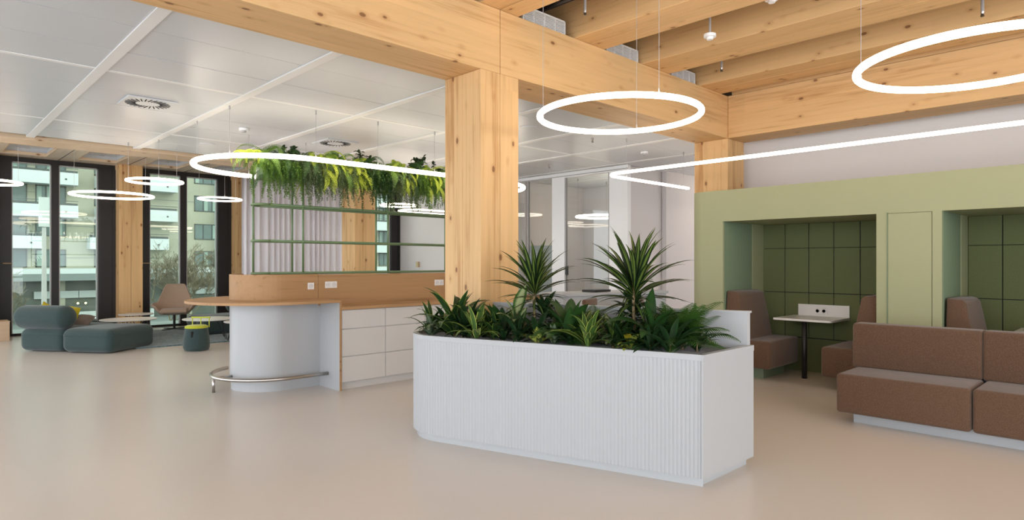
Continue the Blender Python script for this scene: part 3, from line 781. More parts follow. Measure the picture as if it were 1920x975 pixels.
def cushion(label, x, y, z, s, rot, mat):
    t = thing('cushion', label, 'cushion', (x, y, z)); t.rotation_euler = rot
    mb = MB(); n = 10; vs = []; fs = []
    for sd in (1, -1):
        for i in range(n+1):
            for j in range(n+1):
                a = 2*i/n-1; b = 2*j/n-1
                k = (1-a**4)*(1-b**4); ed = 1-.08*(a*a*b*b)
                vs.append((a*s/2*ed*(1-.05*(1-b*b)), sd*.07*k, b*s/2*ed*(1-.05*(1-a*a))))
    m_ = (n+1)*(n+1)
    for sd in (0, 1):
        for i in range(n):
            for j in range(n):
                q = (sd*m_+i*(n+1)+j, sd*m_+(i+1)*(n+1)+j, sd*m_+(i+1)*(n+1)+j+1, sd*m_+i*(n+1)+j+1)
                fs.append(q if sd == 0 else q[::-1])
    mb.add(vs, fs); mb.local = True; obj('cover', mb, mat, t, smooth=True)
cushion('mustard yellow cushion whose corner peeks above the back roll', 1.98, 14.3, .565, .36, (R_(-20), R_(35), R_(30)), M['mustard'])
cushion('mustard yellow cushion leaning against the near side of the back roll', 2.16, 13.52, .55, .37, (R_(-18), R_(8), R_(-48)), M['mustard'])
cushion('grey brown cushion lying beside the yellow one on the teal sofa', 2.36, 13.42, .47, .32, (R_(-60), R_(5), R_(-40)), M['grayc'])
# pouf with lime seat and handle back
pf = thing('pouf', 'small teal barrel pouf with a lime seat and lime handle back', 'stool', (3.65, 11.5, 0))
obj('body', MB().lathe([(.15, .0), (.19, .015), (.207, .06), (.21, .12), (.20, .22), (.185, .34), (.178, .385)], (3.65, 11.5, 0), 32), M['teal'], pf, smooth=True)
obj('seat_pad', MB().lathe([(.178, .385), (.183, .395), (.18, .415), (.15, .43), (.0, .432)], (3.65, 11.5, 0), 32, cap=False), M['lime'], pf, smooth=True)
u_ = Vector((.718, -.696, 0)); f_ = Vector((.696, .718, 0)); pc = Vector((3.65, 11.5, 0))+f_*.15
for k in (-.145, 0, .145): obj('back_post', T([pc+u_*k+Vector((0, 0, .38)), pc+u_*k+Vector((0, 0, .545))], .009, 8), M['limemetal'], pf)
obj('back_rail', T([pc-u_*.16+Vector((0, 0, .55)), pc+u_*.16+Vector((0, 0, .55))], .013, 8), M['limemetal'], pf)
obj('grip_slot', MB().box(3.65-.02, 3.65+.02, 11.5-.015, 11.5+.015, .24, .34).xf(Matrix.Translation(-f_*.185+u_*.02)), M['slot'], pf, bev=.008)
def side_table(x, y, r, h, label, a0=.3):
    t = thing('side_table', label, 'table', (x, y, 0))
    obj('tabletop', MB().lathe([(r-.012, h-.02), (r, h-.01), (r, h)], (x, y, 0), 40), M['table'], t)
    for k in range(4):
        a = a0+PI/2*k; c, s = math.cos(a), math.sin(a)
        q = Vector((x, y, 0)); rr = r*.88
        l = [q+Vector((c*rr*.62-s*.07, s*rr*.62+c*.07, h-.02)), q+Vector((c*rr-s*.01, s*rr+c*.01, .008)), q+Vector((c*rr+s*.01, s*rr-c*.01, .008)), q+Vector((c*rr*.62+s*.07, s*rr*.62-c*.07, h-.02))]
        obj('leg', T(l, .007, 6), M['black'], t)
side_table(3.22, 14.05, .49, .40, 'round white low table directly behind the ottoman')
side_table(3.62, 15.2, .33, .41, 'smaller round white table near the window pillar', .7)
side_table(4.33, 12.92, .47, .415, 'round white low table behind the lime pouf', .5)
side_table(4.75, 12.15, .40, .39, 'round white low table half hidden by the kitchen island', .9)
# armchair
ac = thing('armchair', 'taupe swivel lounge armchair with winged arms by the window', 'armchair', (4.38, 15.25, 0), R_(-20))
def shell():
    mb = MB(); vs = []; fs = []; na, nh = 48, 12
    for j in range(nh+1):
        v = j/nh
        for i in range(na+1):
            a = -2.15+4.3*i/na; aa = abs(a)
            # height of the upper edge: tall back, arms dropping to winged tips
            if aa < .50: top = 1.02
            elif aa < .80: top = 1.02-.40*((aa-.50)/.30)**.7
            else: top = .62-.07*((aa-.80)/1.35)
            z0 = .36
            z = z0+(top-z0)*v
            w_ = (z-z0)
            rx = .24+.24*min(1, (w_/.26))**.8 if aa > .6 else .24+.12*min(1, w_/.26)**.8+.12*max(0, (aa-.3)/.3)*min(1, w_/.26)
            ry = .26+.10*min(1, w_/.5)+(.05*max(0, w_-.25))
            # local: chair faces -y ; back at +y
            x = math.sin(a)*rx; y = math.cos(a)*ry
            if aa < .5: x = math.sin(a)*(.34+.10*min(1, w_/.3)); 
            vs.append((x, y+.05*w_, z))
    for j in range(nh):
        for i in range(na):
            q = j*(na+1)+i; fs.append((q, q+1, q+na+2, q+na+1))
    mb.add(vs, fs); mb.local = True; return mb
sh = obj('shell', shell(), M['taupe'], ac, smooth=True)
md = sh.modifiers.new('thick', 'SOLIDIFY'); md.thickness = .035; md.offset = 0
md = sh.modifiers.new('sub', 'SUBSURF'); md.levels = 1; md.render_levels = 1
mb = MB().lathe([(.08, .345), (.22, .355), (.27, .385), (.28, .40)], (0, 0, 0), 28); mb.local = True; obj('shell_base', mb, M['taupe'], ac, smooth=True)
rbox('seat_cushion', -.27, .27, -.30, .24, .385, .475, .04, M['taupe'], ac, 4, True, puff=.015)
mb = T([(0, 0, .03), (0, 0, .35)], .025, 12); mb.local = True; obj('stem', mb, M['black'], ac)
for k in range(4):
    a = PI/4+PI/2*k
    mb = T([(0, 0, .045), (.31*math.cos(a), .31*math.sin(a), .034)], .012, 8, rs=[.016, .009]); mb.local = True; obj('foot', mb, M['black'], ac)
# teal sofa on the right of the lounge
s3 = rot_thing('sofa', 'teal lounge sofa behind the round tables, half hidden by the oak bar top', 'sofa', 5.35, 13.6, 5)
rbox('seat', -.9, 1.1, 0, .95, .01, .385, .11, M['teal'], s3, 6, True, puff=.02)
roll('back_roll', 1.3, .19, (.55, .80, .58), 'x', M['teal'], s3, 24)
# plywood box at the left edge
x_, y_ = 1.15, 12.65
pb = thing('plywood_box', 'pale brown box at the left edge of the frame', 'box', (1.2, 15.8, 0))
obj('case', B(.85, 1.53, 15.4, 15.85, 0, .36), M['ply'], pb, bev=.004); obj('lid', B(.845, 1.535, 15.395, 15.855, .36, .375), M['ply'], pb)
tag(obj('door_stop', B(10.9, 10.97, 15.2, 15.3, 1.36, 1.52), M['handle']), 'small bronze wall fitting on the white wall beyond the rack', 'fitting')
# ================================================================== RECEPTION DESK BEHIND THE PLANTER
rd = thing('reception_desk', 'low white reception desk behind the planter', 'desk', (6.9, 5.0, 0))
ra, rb2 = Vector((6.06, 5.33)), Vector((7.84, 4.90))
dd_ = (rb2-ra).normalized(); pn = Vector((-dd_.y, dd_.x))
def quad(a, b, p, q): return [tuple(a+pn*p), tuple(b+pn*p), tuple(b+pn*q), tuple(a+pn*q)]
obj('top', MB().prism(quad(ra, rb2, 0, .55), 1.06, 1.10), M['white'], rd, bev=.004)
obj('front', MB().prism(quad(ra+dd_*.03, rb2-dd_*.03, .03, .06), .0, 1.06), M['white'], rd)
obj('leg', MB().prism(quad(ra+dd_*.03, ra+dd_*.08, .06, .5), .0, 1.06), M['white'], rd)
obj('leg', MB().prism(quad(rb2-dd_*.08, rb2-dd_*.03, .06, .5), .0, 1.06), M['white'], rd)
lp = thing('laptop', 'dark closed laptop lying on the white reception desk', 'laptop', (6.83, 5.36, 1.10))
obj('body', B(6.65, 7.0, 5.28, 5.5, 1.101, 1.118), M['black'], lp, bev=.004); obj('lid', B(6.65, 7.0, 5.28, 5.5, 1.119, 1.13), M['black'], lp, bev=.003)
def desk_chair(x, y, label):
    t = thing('office_chair', label, 'chair', (x, y, 0), R_(20))
    for nm_, a in (('backrest', (-.22, .22, .18, .23, .60, 1.07)), ('seat', (-.23, .23, -.24, .22, .43, .49))):
        rbox(nm_, *a, .02, M['brown'], t, 3, True)
    mb = T([(0, 0, .05), (0, 0, .43)], .025, 10); mb.local = True; obj('stem', mb, M['black'], t)
    mb = T([(0, .05, .43), (0, .24, .45), (0, .24, .65)], .015, 8); mb.local = True; obj('back_arm', mb, M['black'], t)
    for k in range(5):
        a = 2*PI*k/5; mb = T([(0, 0, .06), (.28*math.cos(a), .28*math.sin(a), .03)], .014, 6); mb.local = True; obj('foot', mb, M['black'], t)
desk_chair(5.95, 4.55, 'brown office chair behind the planter screen, left one of two')
desk_chair(6.65, 4.35, 'brown office chair behind the planter screen, right one of two')

# ================================================================== PLANTS
def leaf_mb(L_, W, a0, droop, fold=.25, n=8, wp=.35, twist=0):
    """leaf rising along +x/+z: a0 = starting elevation, droop = total bend downward; widest at wp"""
    mb = MB(); vs = []; fs = []; uv = []; x = z = 0
    for i in range(n+1):
        t = i/n; el = a0-droop*t*t
        if i: x += L_/n*math.cos(el); z += L_/n*math.sin(el)
        wv = W/2*(math.sin(PI*min(1, t/wp*.5))**.8 if t < wp else max(.02, math.cos((t-wp)/(1-wp)*PI/2))**.9)
        wv = max(wv, W*.07)
        if i == n: wv = .0008
        nx, nz = -math.sin(el), math.cos(el)
        up = fold*wv; tw = twist*t
        for k, sgn in enumerate((-1, 0, 1)):
            lift = up if sgn else 0
            vs.append((x+nx*lift, sgn*wv*math.cos(tw), z+nz*lift+sgn*wv*math.sin(tw))); uv.append(((sgn+1)/2, t))
    for i in range(n):
        for k in range(2): fs.append((i*3+k, i*3+k+1, i*3+k+4, i*3+k+3))
    return mb.add(vs, fs, uv)
def lm(name, mat, *a, **k): return leaf_mb(*a, **k).mesh(name, mat, True)
SP = {}
def species(key, mat, L_, W, els, n=8, **k):
    SP[key] = [lm('leaf', G[mat], L_*s, W*s, el, dr, n=n, **k) for s, el, dr in els]
V = [(1.0, 1.25, .9), (.95, .95, 1.1), (1.05, .7, 1.2), (.85, 1.4, .5), (.9, .4, .9)]
species('plume', 'stripe', .34, .028, [(1, 1.35, .5), (1.0, 1.1, .6), (1.05, .8, .7), (1, .5, .6), (.8, .15, .5), (.7, -.2, .6)], wp=.45, fold=.35)
species('compact', 'dark', .15, .034, [(1, 1.2, .6), (1, .8, .8), (1, .4, .8), (.9, .0, .6), (.8, -.4, .5)], wp=.4, n=6)
species('strap', 'lemon', .30, .048, V, wp=.45, fold=.3); species('strap2', 'lemon2', .32, .055, V, wp=.45, fold=.3)
species('strapdark', 'dark', .30, .06, V, wp=.45); species('broad', 'pale', .26, .105, V, wp=.45, fold=.15)
species('broadmid', 'mid', .30, .085, V, wp=.45, fold=.2); species('silver', 'silver', .14, .045, V, wp=.45)
species('spot', 'spot', .11, .055, V, wp=.45, n=6); species('yellow', 'yellow', .12, .05, V, wp=.45, n=6)
def put_leaf(root, mesh_, z, az, s=1, off=0, tilt=0):
    return inst('leaf', mesh_, root, loc=(off*math.cos(az), off*math.sin(az), z), rot=(random.uniform(-.25, .25), tilt, az), sc=s)
def rosette(x, y, key, n, label, s=1, z=.86, cat='plant', stem=.05, spread=.02, extra=None, name='leafy_plant'):
    t = thing(name, label, cat, (x, y, z), group=None)
    mb = T([(0, 0, -.01), (0, 0, stem+.02)], .010*s, 6); mb.local = True; obj('stem', mb, M['cane'], t)
    for i in range(n):
        k = random.randrange(len(SP[key])); az = i*2.4+random.uniform(-.3, .3)
        mm = SP[key][k]
        if extra and random.random() < .2: mm = random.choice(SP[extra])
        put_leaf(t, mm, random.uniform(.0, stem), az, s*1.16*random.uniform(.75, 1.15), spread*random.random())
    return t
def dracaena(x, y, h, n, label, s=1, base=None):
    t = thing('dracaena', label, 'plant', (x, y, .86))
    mb = T([(0, 0, -.01), (.008, .004, h*.35), (-.004, .006, h*.7), (0, 0, h)], .012, 8, rs=[.014, .012, .011, .010]); mb.local = True
    obj('cane', mb, M['cane'], t, smooth=True)
    for i in range(n):
        q = i/n; k = min(5, int(q*6)); az = i*2.4+random.uniform(-.25, .25)
        put_leaf(t, SP['plume'][k], h-.13*q, az, s*random.uniform(.85, 1.1), .008)
    if base:
        for i in range(base[1]):
            q = i/base[1]; k = min(4, int(q*5)); put_leaf(t, SP['compact'][k], base[0]-.14*q, i*2.4, random.uniform(.85, 1.15), .01)
    return t
def pp(s_, t_):
    """point in the planter: s_ metres from its right end, t_ 0 front .. 1 back"""
    wd = .66-.10*s_/2.2
    q = F0+d*s_+nrm*(wd*t_)+Vector((.0, .0)); return q.x, q.y
dracaena(*pp(1.43, .60), .45, 78, 'tall striped dracaena on a cane beside the big pillar', 1.2)
dracaena(*pp(.58, .55), .46, 82, 'tall striped dracaena on a cane nearest to the green booths', 1.42)
def ball(x, y, h, n, label, s=1):
    t = thing('compact_dracaena', label, 'plant', (x, y, .86))
    mb = T([(0, 0, -.01), (0, 0, h)], .011, 8); mb.local = True; obj('cane', mb, M['cane'], t, smooth=True)
    for i in range(n):
        q = i/n; k = min(4, int(q*5)); put_leaf(t, SP['compact'][k], h-.13*q, i*2.4+random.random()*.2, s*random.uniform(.85, 1.15), .01)
ball(*pp(1.36, .66), .25, 64, 'dense dark compact dracaena below the left tall plume', 1.15)
ball(*pp(.62, .68), .29, 64, 'dense dark compact dracaena beside the cane of the right tall plume', 1.3)
rosette(*pp(2.35, .30), 'silver', 26, 'small silvery leaved plant at the rounded left end of the planter', 1, stem=.08)
rosette(*pp(2.42, .50), 'strap2', 14, 'leftmost lime edged strap leaf plant reaching over the rounded end', .85, stem=.10)
rosette(*pp(2.15, .42), 'strap2', 26, 'upright dark strap leaf plant in front of the big pillar', 1.15, stem=.12)
rosette(*pp(2.0, .38), 'strapdark', 18, 'dark strap leaf plant leaning against the big pillar', .95, stem=.10)
rosette(*pp(1.83, .16), 'strap', 20, 'yellow edged strap leaf plant hanging over the front rim, left of centre', .95, stem=.05)
rosette(*pp(1.72, .60), 'broadmid', 14, 'mid green broad leaf plant behind the yellow edged one', .9, stem=.08)
t_ = rosette(*pp(1.55, .45), 'broad', 14, 'tall cream veined broad leaf plant right of the big pillar', 1.0, stem=.20)
rosette(*pp(1.60, .25), 'strapdark', 18, 'low dark strap leaf plant between two yellow edged ones', .75, stem=.05)
rosette(*pp(1.32, .30), 'strapdark', 16, 'low dark leafy plant at the foot of the left plume', .8, stem=.05)
rosette(*pp(1.26, .14), 'spot', 12, 'small yellow speckled plant near the front rim below the left plume', 1.05, stem=.05, extra='yellow')
rosette(*pp(1.04, .32), 'broadmid', 20, 'large mid green broad leaf plant in the middle of the planter', 1.1, stem=.08)
rosette(*pp(.84, .12), 'strap', 22, 'yellow edged strap leaf plant hanging over the front rim, right of centre', .9, stem=.05)
rosette(*pp(.76, .66), 'broad', 14, 'cream centred broad leaf plant behind the planter middle', 1.0, stem=.12)
rosette(*pp(.46, .72), 'broad', 10, 'cream centred broad leaf plant behind the right plume', .9, stem=.08)
rosette(*pp(.60, .25), 'strapdark', 18, 'low dark leafy plant at the foot of the right plume', .75, stem=.05)
rosette(*pp(.52, .13), 'spot', 14, 'small yellow speckled plant near the front rim below the right plume', 1.05, stem=.06, extra='yellow')
rosette(*pp(.40, .30), 'broadmid', 16, 'upright mid green broad leaf plant left of the palm', 1.05, stem=.16)
rosette(*pp(.24, .14), 'strapdark', 16, 'dark green upright rosette at the front right corner of the planter', .95, stem=.05)
rosette(*pp(.95, .70), 'silver', 20, 'silvery small leaved plant at the back of the planter middle', 1.1, stem=.12)
for s_, t_, k, n, lb, sc_ in ((2.30, .62, 'strapdark', 22, 'dark leafy plant at the rear of the rounded left end', .8), (2.02, .30, 'strapdark', 24, 'low dark leafy plant between the pillar and the left yellow edged one', .75),
        (1.72, .34, 'strap2', 20, 'lime edged strap leaf plant behind the left yellow edged one', .8), (1.45, .20, 'strapdark', 24, 'low dark rosette near the front rim below the left plume', .7),
        (1.18, .62, 'broadmid', 14, 'mid green broad leaf plant at the back between the two plumes', 1.0), (.95, .40, 'strapdark', 24, 'low dark rosette in the planter middle', .8),
        (.70, .34, 'strap2', 22, 'lime edged strap leaf plant before the right cane', .75), (.38, .12, 'strapdark', 20, 'low dark rosette near the front rim right of the speckled plant', .7),
        (.10, .45, 'strapdark', 18, 'low dark leafy plant at the far right end under the palm', .7), (1.15, .22, 'silver', 26, 'small silvery plant near the front rim in the middle', .9),
        (.30, .70, 'broadmid', 14, 'mid green broad leaf plant behind the palm', .9), (1.88, .50, 'broadmid', 16, 'mid green leafy plant at the right foot of the big pillar', .85)):
    rosette(*pp(s_, t_), k, n, lb, sc_, stem=.06)
# palms : fronds with many leaflets
def frond_mb(L_, pairs, ll, lw, a0, droop, lean=.5, n=None):
    mb = MB(); pts = []; x = z = 0; els = []
    N_ = pairs
    for i in range(N_+1):
        t = i/N_; el = a0-droop*t**1.5
        if i: x += L_/N_*math.cos(el); z += L_/N_*math.sin(el)
        pts.append(Vector((x, 0, z))); els.append(el)
    # rachis
    for i in range(N_):
        wv = .0025*(1-i/N_)+.0008
        a, b = pts[i], pts[i+1]
        mb.add([(a.x, -wv, a.z), (a.x, wv, a.z), (b.x, wv, b.z), (b.x, -wv, b.z)], [(0, 1, 2, 3)], [(.5, .5)]*4)
    for i in range(1, N_+1):
        t = i/N_
        if t < .12: continue
        l = ll*(math.sin(PI*min(.97, .12+t*.88))**.6); el = els[i]; p = pts[i]
        for sg in (-1, 1):
            dirv = Vector((math.cos(el)*lean, sg*(1-lean*.5), math.sin(el)*lean-.25)).normalized()
            side = Vector((math.cos(el), 0, math.sin(el)))*lw/2
            m_ = p+dirv*l*.45; e_ = p+dirv*l+Vector((0, 0, -.12*l))
            mb.add([tuple(p-side*.4), tuple(m_-side), tuple(e_), tuple(m_+side), tuple(p+side*.4)], [(0, 1, 3, 4), (1, 2, 3)], [(.2, 0), (.1, .5), (.5, 1), (.9, .5), (.8, 0)])
    return mb
palmf = [frond_mb(.42*s, 24, .12, .0105, a, dr).mesh('frond', G['palm'], False) for s, a, dr in ((1, 1.3, 1.2), (.95, 1.0, 1.4), (1.05, .75, 1.4), (.8, 1.45, .8), (.8, .4, 1.0))]
def palm(x, y, n, label, s=1):
    t = thing('parlour_palm', label, 'plant', (x, y, .86))
    mb = T([(0, 0, -.01), (0, 0, .06)], .012, 6); mb.local = True; obj('stem', mb, M['cane'], t)
    for i in range(n):
        inst('frond', palmf[i % 5], t, loc=(random.uniform(-.04, .04), random.uniform(-.04, .04), random.uniform(0, .08)), rot=(random.uniform(-.3, .3), 0, i*2.4+random.random()*.4), sc=s*random.uniform(.8, 1.1))
palm(*pp(.22, .55), 46, 'feathery parlour palm at the right end of the planter', .95)
palm(*pp(.98, .55), 26, 'feathery parlour palm in the middle of the planter', .75)
# ---------------- hanging ferns on the rack
def hang(mat, L_, pairs, ll, lw, a0, dr): return frond_mb(L_, pairs, ll, lw, a0, dr, .35).mesh('frond', G[mat], False)
FN = {}
for mt in ('fernlime', 'ferngreen', 'ferndark'):
    FN[mt] = [hang(mt, .52*s, 26, .066, .016 if mt == 'fernlime' else .0115, a, dr) for s, a, dr in ((1, .9, 2.7), (.85, .5, 2.3), (1.1, .3, 2.1), (.75, 1.2, 2.9), (.9, -.2, 1.5), (.5, 1.0, 1.2), (.95, .1, 1.9))]
def trailer_mesh(mat, L_, n):
    mb = MB(); rnd = random.Random(int(L_*1000)+n)
    x = y = z = 0
    for i in range(n):
        t = i/n
        x += rnd.uniform(-.006, .008)+(.012 if t < .25 else 0); y += rnd.uniform(-.008, .008); z -= L_/n*(1 if t > .15 else .1)
        for k in range(3):
            a = rnd.uniform(0, 2*PI); l = rnd.uniform(.022, .042)
            dv = Vector((math.cos(a), math.sin(a), rnd.uniform(-.9, .1))).normalized()*l; sv = Vector((-math.sin(a), math.cos(a), 0))*l*.22
            p = Vector((x, y, z)); mb.add([tuple(p), tuple(p+dv*.5+sv), tuple(p+dv), tuple(p+dv*.5-sv)], [(0, 1, 2, 3)], [(.5, 0), (0, .5), (.5, 1), (1, .5)])
        mb.add([(x-.001, y, z), (x+.001, y, z), (x+.001, y, z+L_/n*1.2), (x-.001, y, z+L_/n*1.2)], [(0, 1, 2, 3)], [(.5, .5)]*4)
    return mb.mesh('strand', G[mat], False)
TR = {k: [trailer_mesh(k, l, int(l*110)) for l in (.35, .45, .55, .65)] for k in ('ferngrey', 'ferngreen', 'ferndark')}
bushl = [lm('leaf', G['bush'], .075, .045, a, dr, n=4, wp=.45) for a, dr in ((1.2, .8), (.7, .9), (.2, .8))]
ZT = 2.69
words = ['leftmost', 'second', 'third', 'fourth', 'fifth', 'sixth', 'seventh', 'eighth', 'ninth', 'tenth', 'eleventh', 'twelfth']
def fern(x, y, mt, n, label, s=1):
    t = thing('hanging_fern', label, 'plant', (x, y, ZT), group='ferns on the rack')
    mb = T([(0, 0, -.01), (0, 0, .03)], .015, 6); mb.local = True; obj('crown', mb, G['ferndark'], t)
    for i in range(n):
        az = i*2.4+random.random()*.5
        if random.random() < .5: az = -PI/2+random.uniform(-1.0, 1.0)
        inst('frond', random.choice(FN[mt]), t, loc=(random.uniform(-.05, .05), random.uniform(-.03, .03), random.uniform(-.10, .12)), rot=(random.uniform(-.4, .4), 0, az), sc=s*random.uniform(.65, 1.15))
def trailer(x, y, mt, n, label, s=1):
    t = thing('trailing_plant', label, 'plant', (x, y, ZT), group='trailing plants on the rack')
    mb = T([(0, 0, -.01), (0, 0, .03)], .012, 6); mb.local = True; obj('crown', mb, G['ferndark'], t)
    for i in range(n):
        az = -PI/2+random.uniform(-1.4, 1.4) if random.random() < .7 else random.uniform(0, 6.28)
        o_ = random.uniform(.04, .17)
        inst('strand', random.choice(TR[mt]), t, loc=(random.uniform(-.16, .16), o_*math.sin(az), random.uniform(-.02, .04)), rot=(0, 0, az), sc=s*random.uniform(.75, 1.1))
def bush(x, y, n, label, s=1):
    t = thing('bushy_plant', label, 'plant', (x, y, ZT), group='bushy plants on the rack')
    for b in range(7):
        a = b*2.4; r_ = random.uniform(.02, .15); h_ = random.uniform(.14, .36)*s
        tip = Vector((r_*math.cos(a), r_*math.sin(a), h_))
        mb = T([(0, 0, 0), tuple(tip*.5+Vector((0, 0, .02))), tuple(tip)], .003, 5); mb.local = True; obj('twig', mb, M['bark'], t)
        for i in range(n):
            q = random.uniform(.25, 1); p = tip*q
            inst('leaf', random.choice(bushl), t, loc=tuple(p), rot=(random.uniform(-.6, .6), random.uniform(-.3, .5), random.uniform(0, 6.28)), sc=s*random.uniform(.7, 1.3))
kinds = ['fernlime', 'ferngreen', 'ferndark']
nf = 15
tone = {'fernlime': 'bright lime fern', 'ferngreen': 'mid green fern', 'ferndark': 'deep green fern'}
seq = ['ferngreen', 'ferndark', 'ferndark', 'fernlime', 'ferngreen', 'fernlime', 'ferndark', 'ferngreen', 'fernlime', 'ferndark', 'fernlime', 'ferngreen', 'ferndark', 'fernlime', 'ferngreen', 'ferngreen']
cnt = {}
for i in range(16):
    x = 3.12+.235*i; k = seq[i]; cnt[k] = cnt.get(k, 0)+1
    fern(x, 7.46+.05*random.random(), k, 46 if k != 'ferndark' else 40, '%s %s from the left on the green rack' % (words[cnt[k]-1] if cnt[k] > 1 else 'first', tone[k]), .92)
for i in range(9):
    x = 3.25+.42*i; k = ['ferngreen', 'ferngrey', 'ferngrey', 'ferndark', 'ferngrey', 'ferngreen', 'ferngrey', 'ferndark', 'ferngrey'][i]
    trailer(x, 7.42, k, 44, '%s fine leaved trailing plant from the left on the green rack' % (words[i] if i else 'first'), .85)
for i, (x, s) in enumerate(((3.45, .75), (4.55, 1.0), (5.35, 1.05), (5.68, .8), (6.05, 1.0), (6.7, .7), (4.2, .6))):
    bush(x, 7.50, 20, ['dark bushy plant on the rack, above the left end', 'tall dark bushy plant on the rack, left of the middle', 'tall dark bushy plant on the rack, right of the middle', 'smaller dark bushy plant on the rack, between two taller ones',
                      'tall dark bushy plant on the rack, near the bright fern tip', 'low dark bushy plant on the rack, next to the big pillar', 'low bushy plant on the rack, left of the ceiling diffuser'][i], s)
sf_ = thing('hanging_fern', 'single yellow green fern drooping beyond the left end of the rack inside the lamp', 'plant', (3.0, 7.42, ZT), group='ferns on the rack')
for az in (PI+.5, PI+.9, PI+.3, PI+1.3): inst('frond', FN['fernlime'][0], sf_, rot=(0, 0, az), sc=random.uniform(.8, 1.0))

# ================================================================== OUTSIDE
gz = -3.8
struct('ground', B(-120, 260, 16.5, 200, gz-.2, gz), M['street'])
struct('terrace_outside', B(-20, 40, 16.36, 19.0, -.35, -.1), M['street'])
def block(Y0, xa, xb, label):
    t = thing('apartment_building', label, 'building', ((xa+xb)/2, Y0, gz))
    obj('wall', B(xa, xb, Y0, Y0+10, gz+4.4, 26), M['cream'], t)
    for lv in range(8):
        obj('wall_joint', B(xa, xb, Y0-.02, Y0, 1.9+2.92*lv, 1.94+2.92*lv), M['fascia'], t)
    # ledge, fascia and shops
    obj('ledge', B(xa, xb, Y0-2.2, Y0, .5, .95), M['balc'], t)
    obj('canopy', B(xa, xb, Y0-2.4, Y0, -.12, .5), M['fascia'], t)
    obj('shopfront', B(xa, xb, Y0+.0, Y0+.4, gz, -.12), M['shop'], t)
    k = 0; x = xa
    while x < xb:
        obj('shop_pier', B(x, x+.7, Y0-.3, Y0, gz, -.12), M['cream'], t); x += 5.4
    return t
bd = block(70, -6, 62, 'long cream apartment building with white balcony bands across the street')
random.seed(11)
def window(x0, x1, z0, z1, Y0=70):
    w_ = obj('window', MB().box(x0, x1, Y0-.06, Y0, z0, z0+.08).box(x0, x1, Y0-.06, Y0, z1-.08, z1).box(x0, x0+.08, Y0-.06, Y0, z0, z1).box(x1-.08, x1, Y0-.06, Y0, z0, z1), M['winframe'], bd)
    obj('pane', B(x0+.08, x1-.08, Y0-.03, Y0-.01, z0+.08, z1-.08), M['extglass'], w_)
    n = max(1, round((x1-x0)/.8))
    for i in range(1, n): xx = x0+(x1-x0)*i/n; obj('mullion', B(xx-.04, xx+.04, Y0-.07, Y0-.02, z0, z1), M['winframe'], w_)
    for i in range(n):
        if random.random() < .4:
            a = x0+(x1-x0)*i/n+.1; obj('drape', B(a, a+.35, Y0-.034, Y0-.031, z0+.1, z1-.1), M['extcurtain'], w_)
levels = [.95, 3.75, 6.68, 9.55, 12.4, 15.3, 18.2]
for li, z0 in enumerate(levels):
    zt = z0+1.75 if li else 2.68
    for x0, x1 in ((2.5, 6.6), (7.0, 8.15), (8.75, 11.0), (13.2, 17.0), (22.0, 24.6), (26.5, 30), (33, 35.2), (38, 41), (44.1, 45.6), (48, 52), (55, 58)):
        window(x0, x1, z0+.12, zt)
    if li < 6:
        zb = z0+1.78
        for x0, x1, dp in ((-4, 11.7, 1.5), (13.2, 16.0, 1.2), (16.4, 20.0, 1.5), (30, 36.0, 1.5), (42, 47, 1.5), (50, 58, 1.5)) if li else ((-4, 9.2, 1.5), (12.6, 19.2, 1.5), (30, 36, 1.5), (42, 47, 1.5)):
            bb = obj('balcony', B(x0, x1, 70-dp, 70, zb, zb+1.08), M['balc'], bd)
            obj('drain', B(x1-1.0, x1-.85, 70-dp-.02, 70-dp, zb+.42, zb+.56), M['winframe'], bb)
            obj('railing', MB().box(x0, x1, 70-dp+.05, 70-dp+.1, zb+1.45, zb+1.5).box(x0, x1, 70-dp+.3, 70-dp+.35, zb+1.08, zb+1.3), M['winframe'], bb)
        for x0, x1 in ((26.0, 28.0),):
            bb = obj('balcony', B(x0-2.0, x1-2.0, 68.6, 70, zb+.0, zb+1.35), M['balc'], bd)
            obj('vent_slot', B(x0-1.6, x0-.7, 68.58, 68.6, zb+.75, zb+1.0), M['winframe'], bb)
# shop signs
for x0, x1 in ((8.6, 11.9), (11.95, 17.3), (19, 27)):
    sg = obj('shop_sign', B(x0, x1, 69.6, 69.7, -1.75, -1.1), M['sign'], bd)
for xt in (9.7, 13.4):
    cu = bpy.data.curves.new('sign_text', 'FONT'); cu.body = 'nut'; cu.size = .62; cu.extrude = .01
    cu.materials.append(M['letter']); ot_ = bpy.data.objects.new('sign_text', cu); C.objects.link(ot_); bpy.context.view_layer.update()
    me_ = bpy.data.meshes.new_from_object(ot_); bpy.data.objects.remove(ot_); o = bpy.data.objects.new('sign_text', me_); C.objects.link(o); o.rotation_euler = (PI/2, 0, 0)
    o.parent = bd; o.location = (xt-bd.location.x, 69.57-70, -1.62-gz)
m, N, L, P = nm('lit_shop_lamp'); P.inputs['Emission Color'].default_value = (1, .8, .4, 1); P.inputs['Emission Strength'].default_value = 6; M['shoplamp'] = m
for x in (11.8, 12.4, 15.8, 10.0): obj('shop_lamp', MB().lathe([(.02, 0), (.11, .1), (.02, .2)], (x, 69.3, -2.35), 8), M['shoplamp'], bd)
obj('shop_counter', B(11.5, 18, 69.0, 69.3, gz, -3.0), M['sign'], bd)
